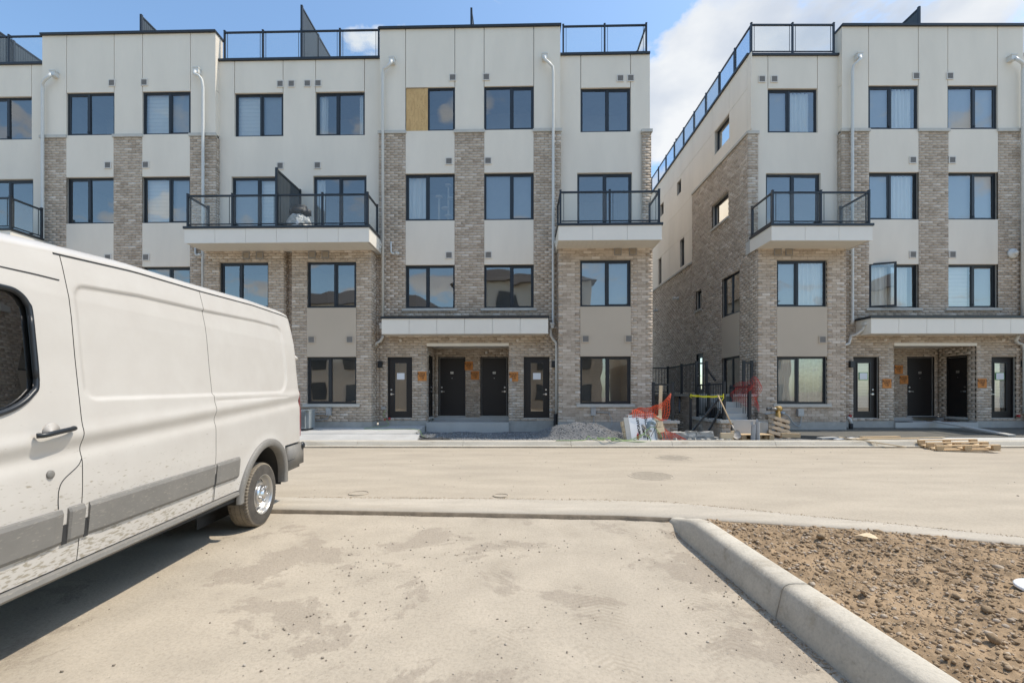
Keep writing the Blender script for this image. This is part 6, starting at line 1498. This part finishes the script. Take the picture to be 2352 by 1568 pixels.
# dark plastic sheeting at the walkway end
A, B = np.meshgrid(np.linspace(-2.62, -1.75, 26), np.linspace(12.66, 13.05, 14), indexing='ij'); Z = .17 + .10 * np.maximum(0, fbm(A, B, 7, 3, 40) - .35); Z *= 1
o = grid_obj('plastic_sheet', A + (fbm(A, B, 5, 2, 3) - .5) * .2, B + (fbm(A, B, 5, 2, 9) - .5) * .12, Z, M['tarp'], smooth=False); tag(o, 'crumpled dark plastic sheet at the end of the left walkway', 'plastic sheet')
# white lid and litter on the soil
mb = MB(); mb.lathe([(.145, .0), (.148, .012), (.14, .02), (.115, .016), (.105, .022), (.0005, .022)], 36, Matrix.Rotation(R(4), 4, 'X'), caps=False); zl = float(soilz(np.array(3.46), np.array(3.08)))
o = mb.obj('bucket_lid', M['plastic_white'], None, smooth=True, loc=(3.54, 3.02, zl + .03)); tag(o, 'white round plastic lid lying on the brown soil at the right edge', 'lid')
bm = rough_block(.16, .10, .03, .03, 77); me = bpy.data.meshes.new('scrap'); bm.to_mesh(me); bm.free(); me.materials.append(M['pine_pale']); o = link('paper_scrap', me, None, (3.23, 4.15, float(soilz(np.array(3.23), np.array(4.15))) + .02)); tag(o, 'pale crumpled scrap lying on the brown soil', 'scrap')
board('thin dark twig on the soil near the right edge', (4.1, 3.85, .17), (4.7, 3.75, .16), .008, .008, 'old_wood', 'twig')
# barbecue on the double balcony and a cat tree behind the curtained window
BQ = thing('barbecue', 'covered dark barbecue half wrapped in silver tarpaulin on the wide balcony', 'barbecue', LM @ Vector((-6.72, -1.02, 6.68)), (0, 0, -.0227))
bm = bmesh.new(); bmesh.ops.create_cube(bm, size=1)
for v in bm.verts: v.co = Vector((v.co.x * .62, v.co.y * .45, v.co.z * .42 + .55))
bmesh.ops.bevel(bm, geom=bm.edges[:], offset=.13, segments=5, affect='EDGES'); me = bpy.data.meshes.new('cover'); bm.to_mesh(me); bm.free(); me.materials.append(M['bbq_cover']); me.polygons.foreach_set('use_smooth', [True] * len(me.polygons)); link('cover', me, BQ)
bm = bmesh.new(); bmesh.ops.create_icosphere(bm, subdivisions=4, radius=1)
for v in bm.verts:
    d_ = noise.noise(v.co * 3.1) * .18 + noise.noise(v.co * 8) * .07; v.co = Vector((v.co.x * .40 * (1 + d_), v.co.y * .27 * (1 + d_) - .06, max(-.02, v.co.z) * .44 * (1 + d_) + .02))
me = bpy.data.meshes.new('tarpaulin'); bm.to_mesh(me); bm.free(); me.materials.append(M['silver_tarp']); link('tarpaulin', me, BQ)
CT = thing('cat_tree', 'pale cat tree with round platforms behind the glass, right half of the curtained window', 'cat tree', LM @ Vector((-2.35, .42, 7.40)), (0, 0, -.0227))
for (x_, y_, z0_, z1_, r_) in ((-.20, 0, 0, .85, .035), (.12, .05, .1, 1.25, .035)):
    mb = MB(); mb.tube([(x_, y_, z0_), (x_, y_, z1_)], r_, 12); mb.obj('post', M['plush'], CT, smooth=True)
for (x_, z_, r_) in ((-.20, .88, .13), (.12, 1.28, .12), (.02, .48, .14), (.20, .82, .12), (.12, .22, .13)):
    mb = MB(); mb.lathe([(r_ * .8, 0), (r_, .02), (r_, .05), (r_ * .9, .06)], 20, Matrix.Translation((x_, .02, z_))); mb.obj('platform', M['plush'], CT, smooth=True)
# ------------------------------------------------------------------ houses across the road, seen only as reflections
def house(x0, x1, y0, h, label, ridge):
    t_ = thing('house', label, 'house', ((x0 + x1) / 2, y0, 0), group='houses behind the camera'); w_ = (x1 - x0) / 2
    mb = MB(); mb.box(-w_, w_, -9, 0, -.3, h * .45); mb.obj('brick_wall', M['brick'], t_); mb = MB(); mb.box(-w_, w_, -9, -.05, h * .45, h); mb.obj('wall', M['stucco'], t_)
    mb = MB(); o_ = .5; mb.add([(-w_ - o_, o_, h), (w_ + o_, o_, h), (w_ + o_, -9 - o_, h), (-w_ - o_, -9 - o_, h), (-w_ * ridge, -4.5, h + 2.2), (w_ * ridge, -4.5, h + 2.2)], [(0, 1, 5, 4), (1, 2, 5), (2, 3, 4, 5), (3, 0, 4), (3, 2, 1, 0)]); mb.obj('roof', M['shingle'], t_)
    wm = MB(); wm.box(-.7, .7, 0, .05, -.7, .7); wme = wm.mesh('window', M['black']); gm = MB(); gm.box(-.6, .6, .05, .06, -.6, .6); gme = gm.mesh('pane', M['ac_dark'])
    for fz in (1.6, 4.4, 7.2, 10):
        if fz + .9 > h: continue
        k = int((x1 - x0) / 2.8)
        for i in range(k): o = link('window', wme, t_, (-w_ + (i + .5) * (x1 - x0) / k, .0, fz)); link('pane', gme, o)
house(-24, -8.5, -11, 9.6, 'long three-storey house with hipped roof behind the camera, mirrored in the left windows', .7)
house(-6.5, 6.5, -11, 11.8, 'three-storey house with hipped roof behind the camera, mirrored in the middle windows', .6)
house(9.5, 24, -11, 9.6, 'three-storey house with hipped roof behind the camera, mirrored in the right windows', .6)
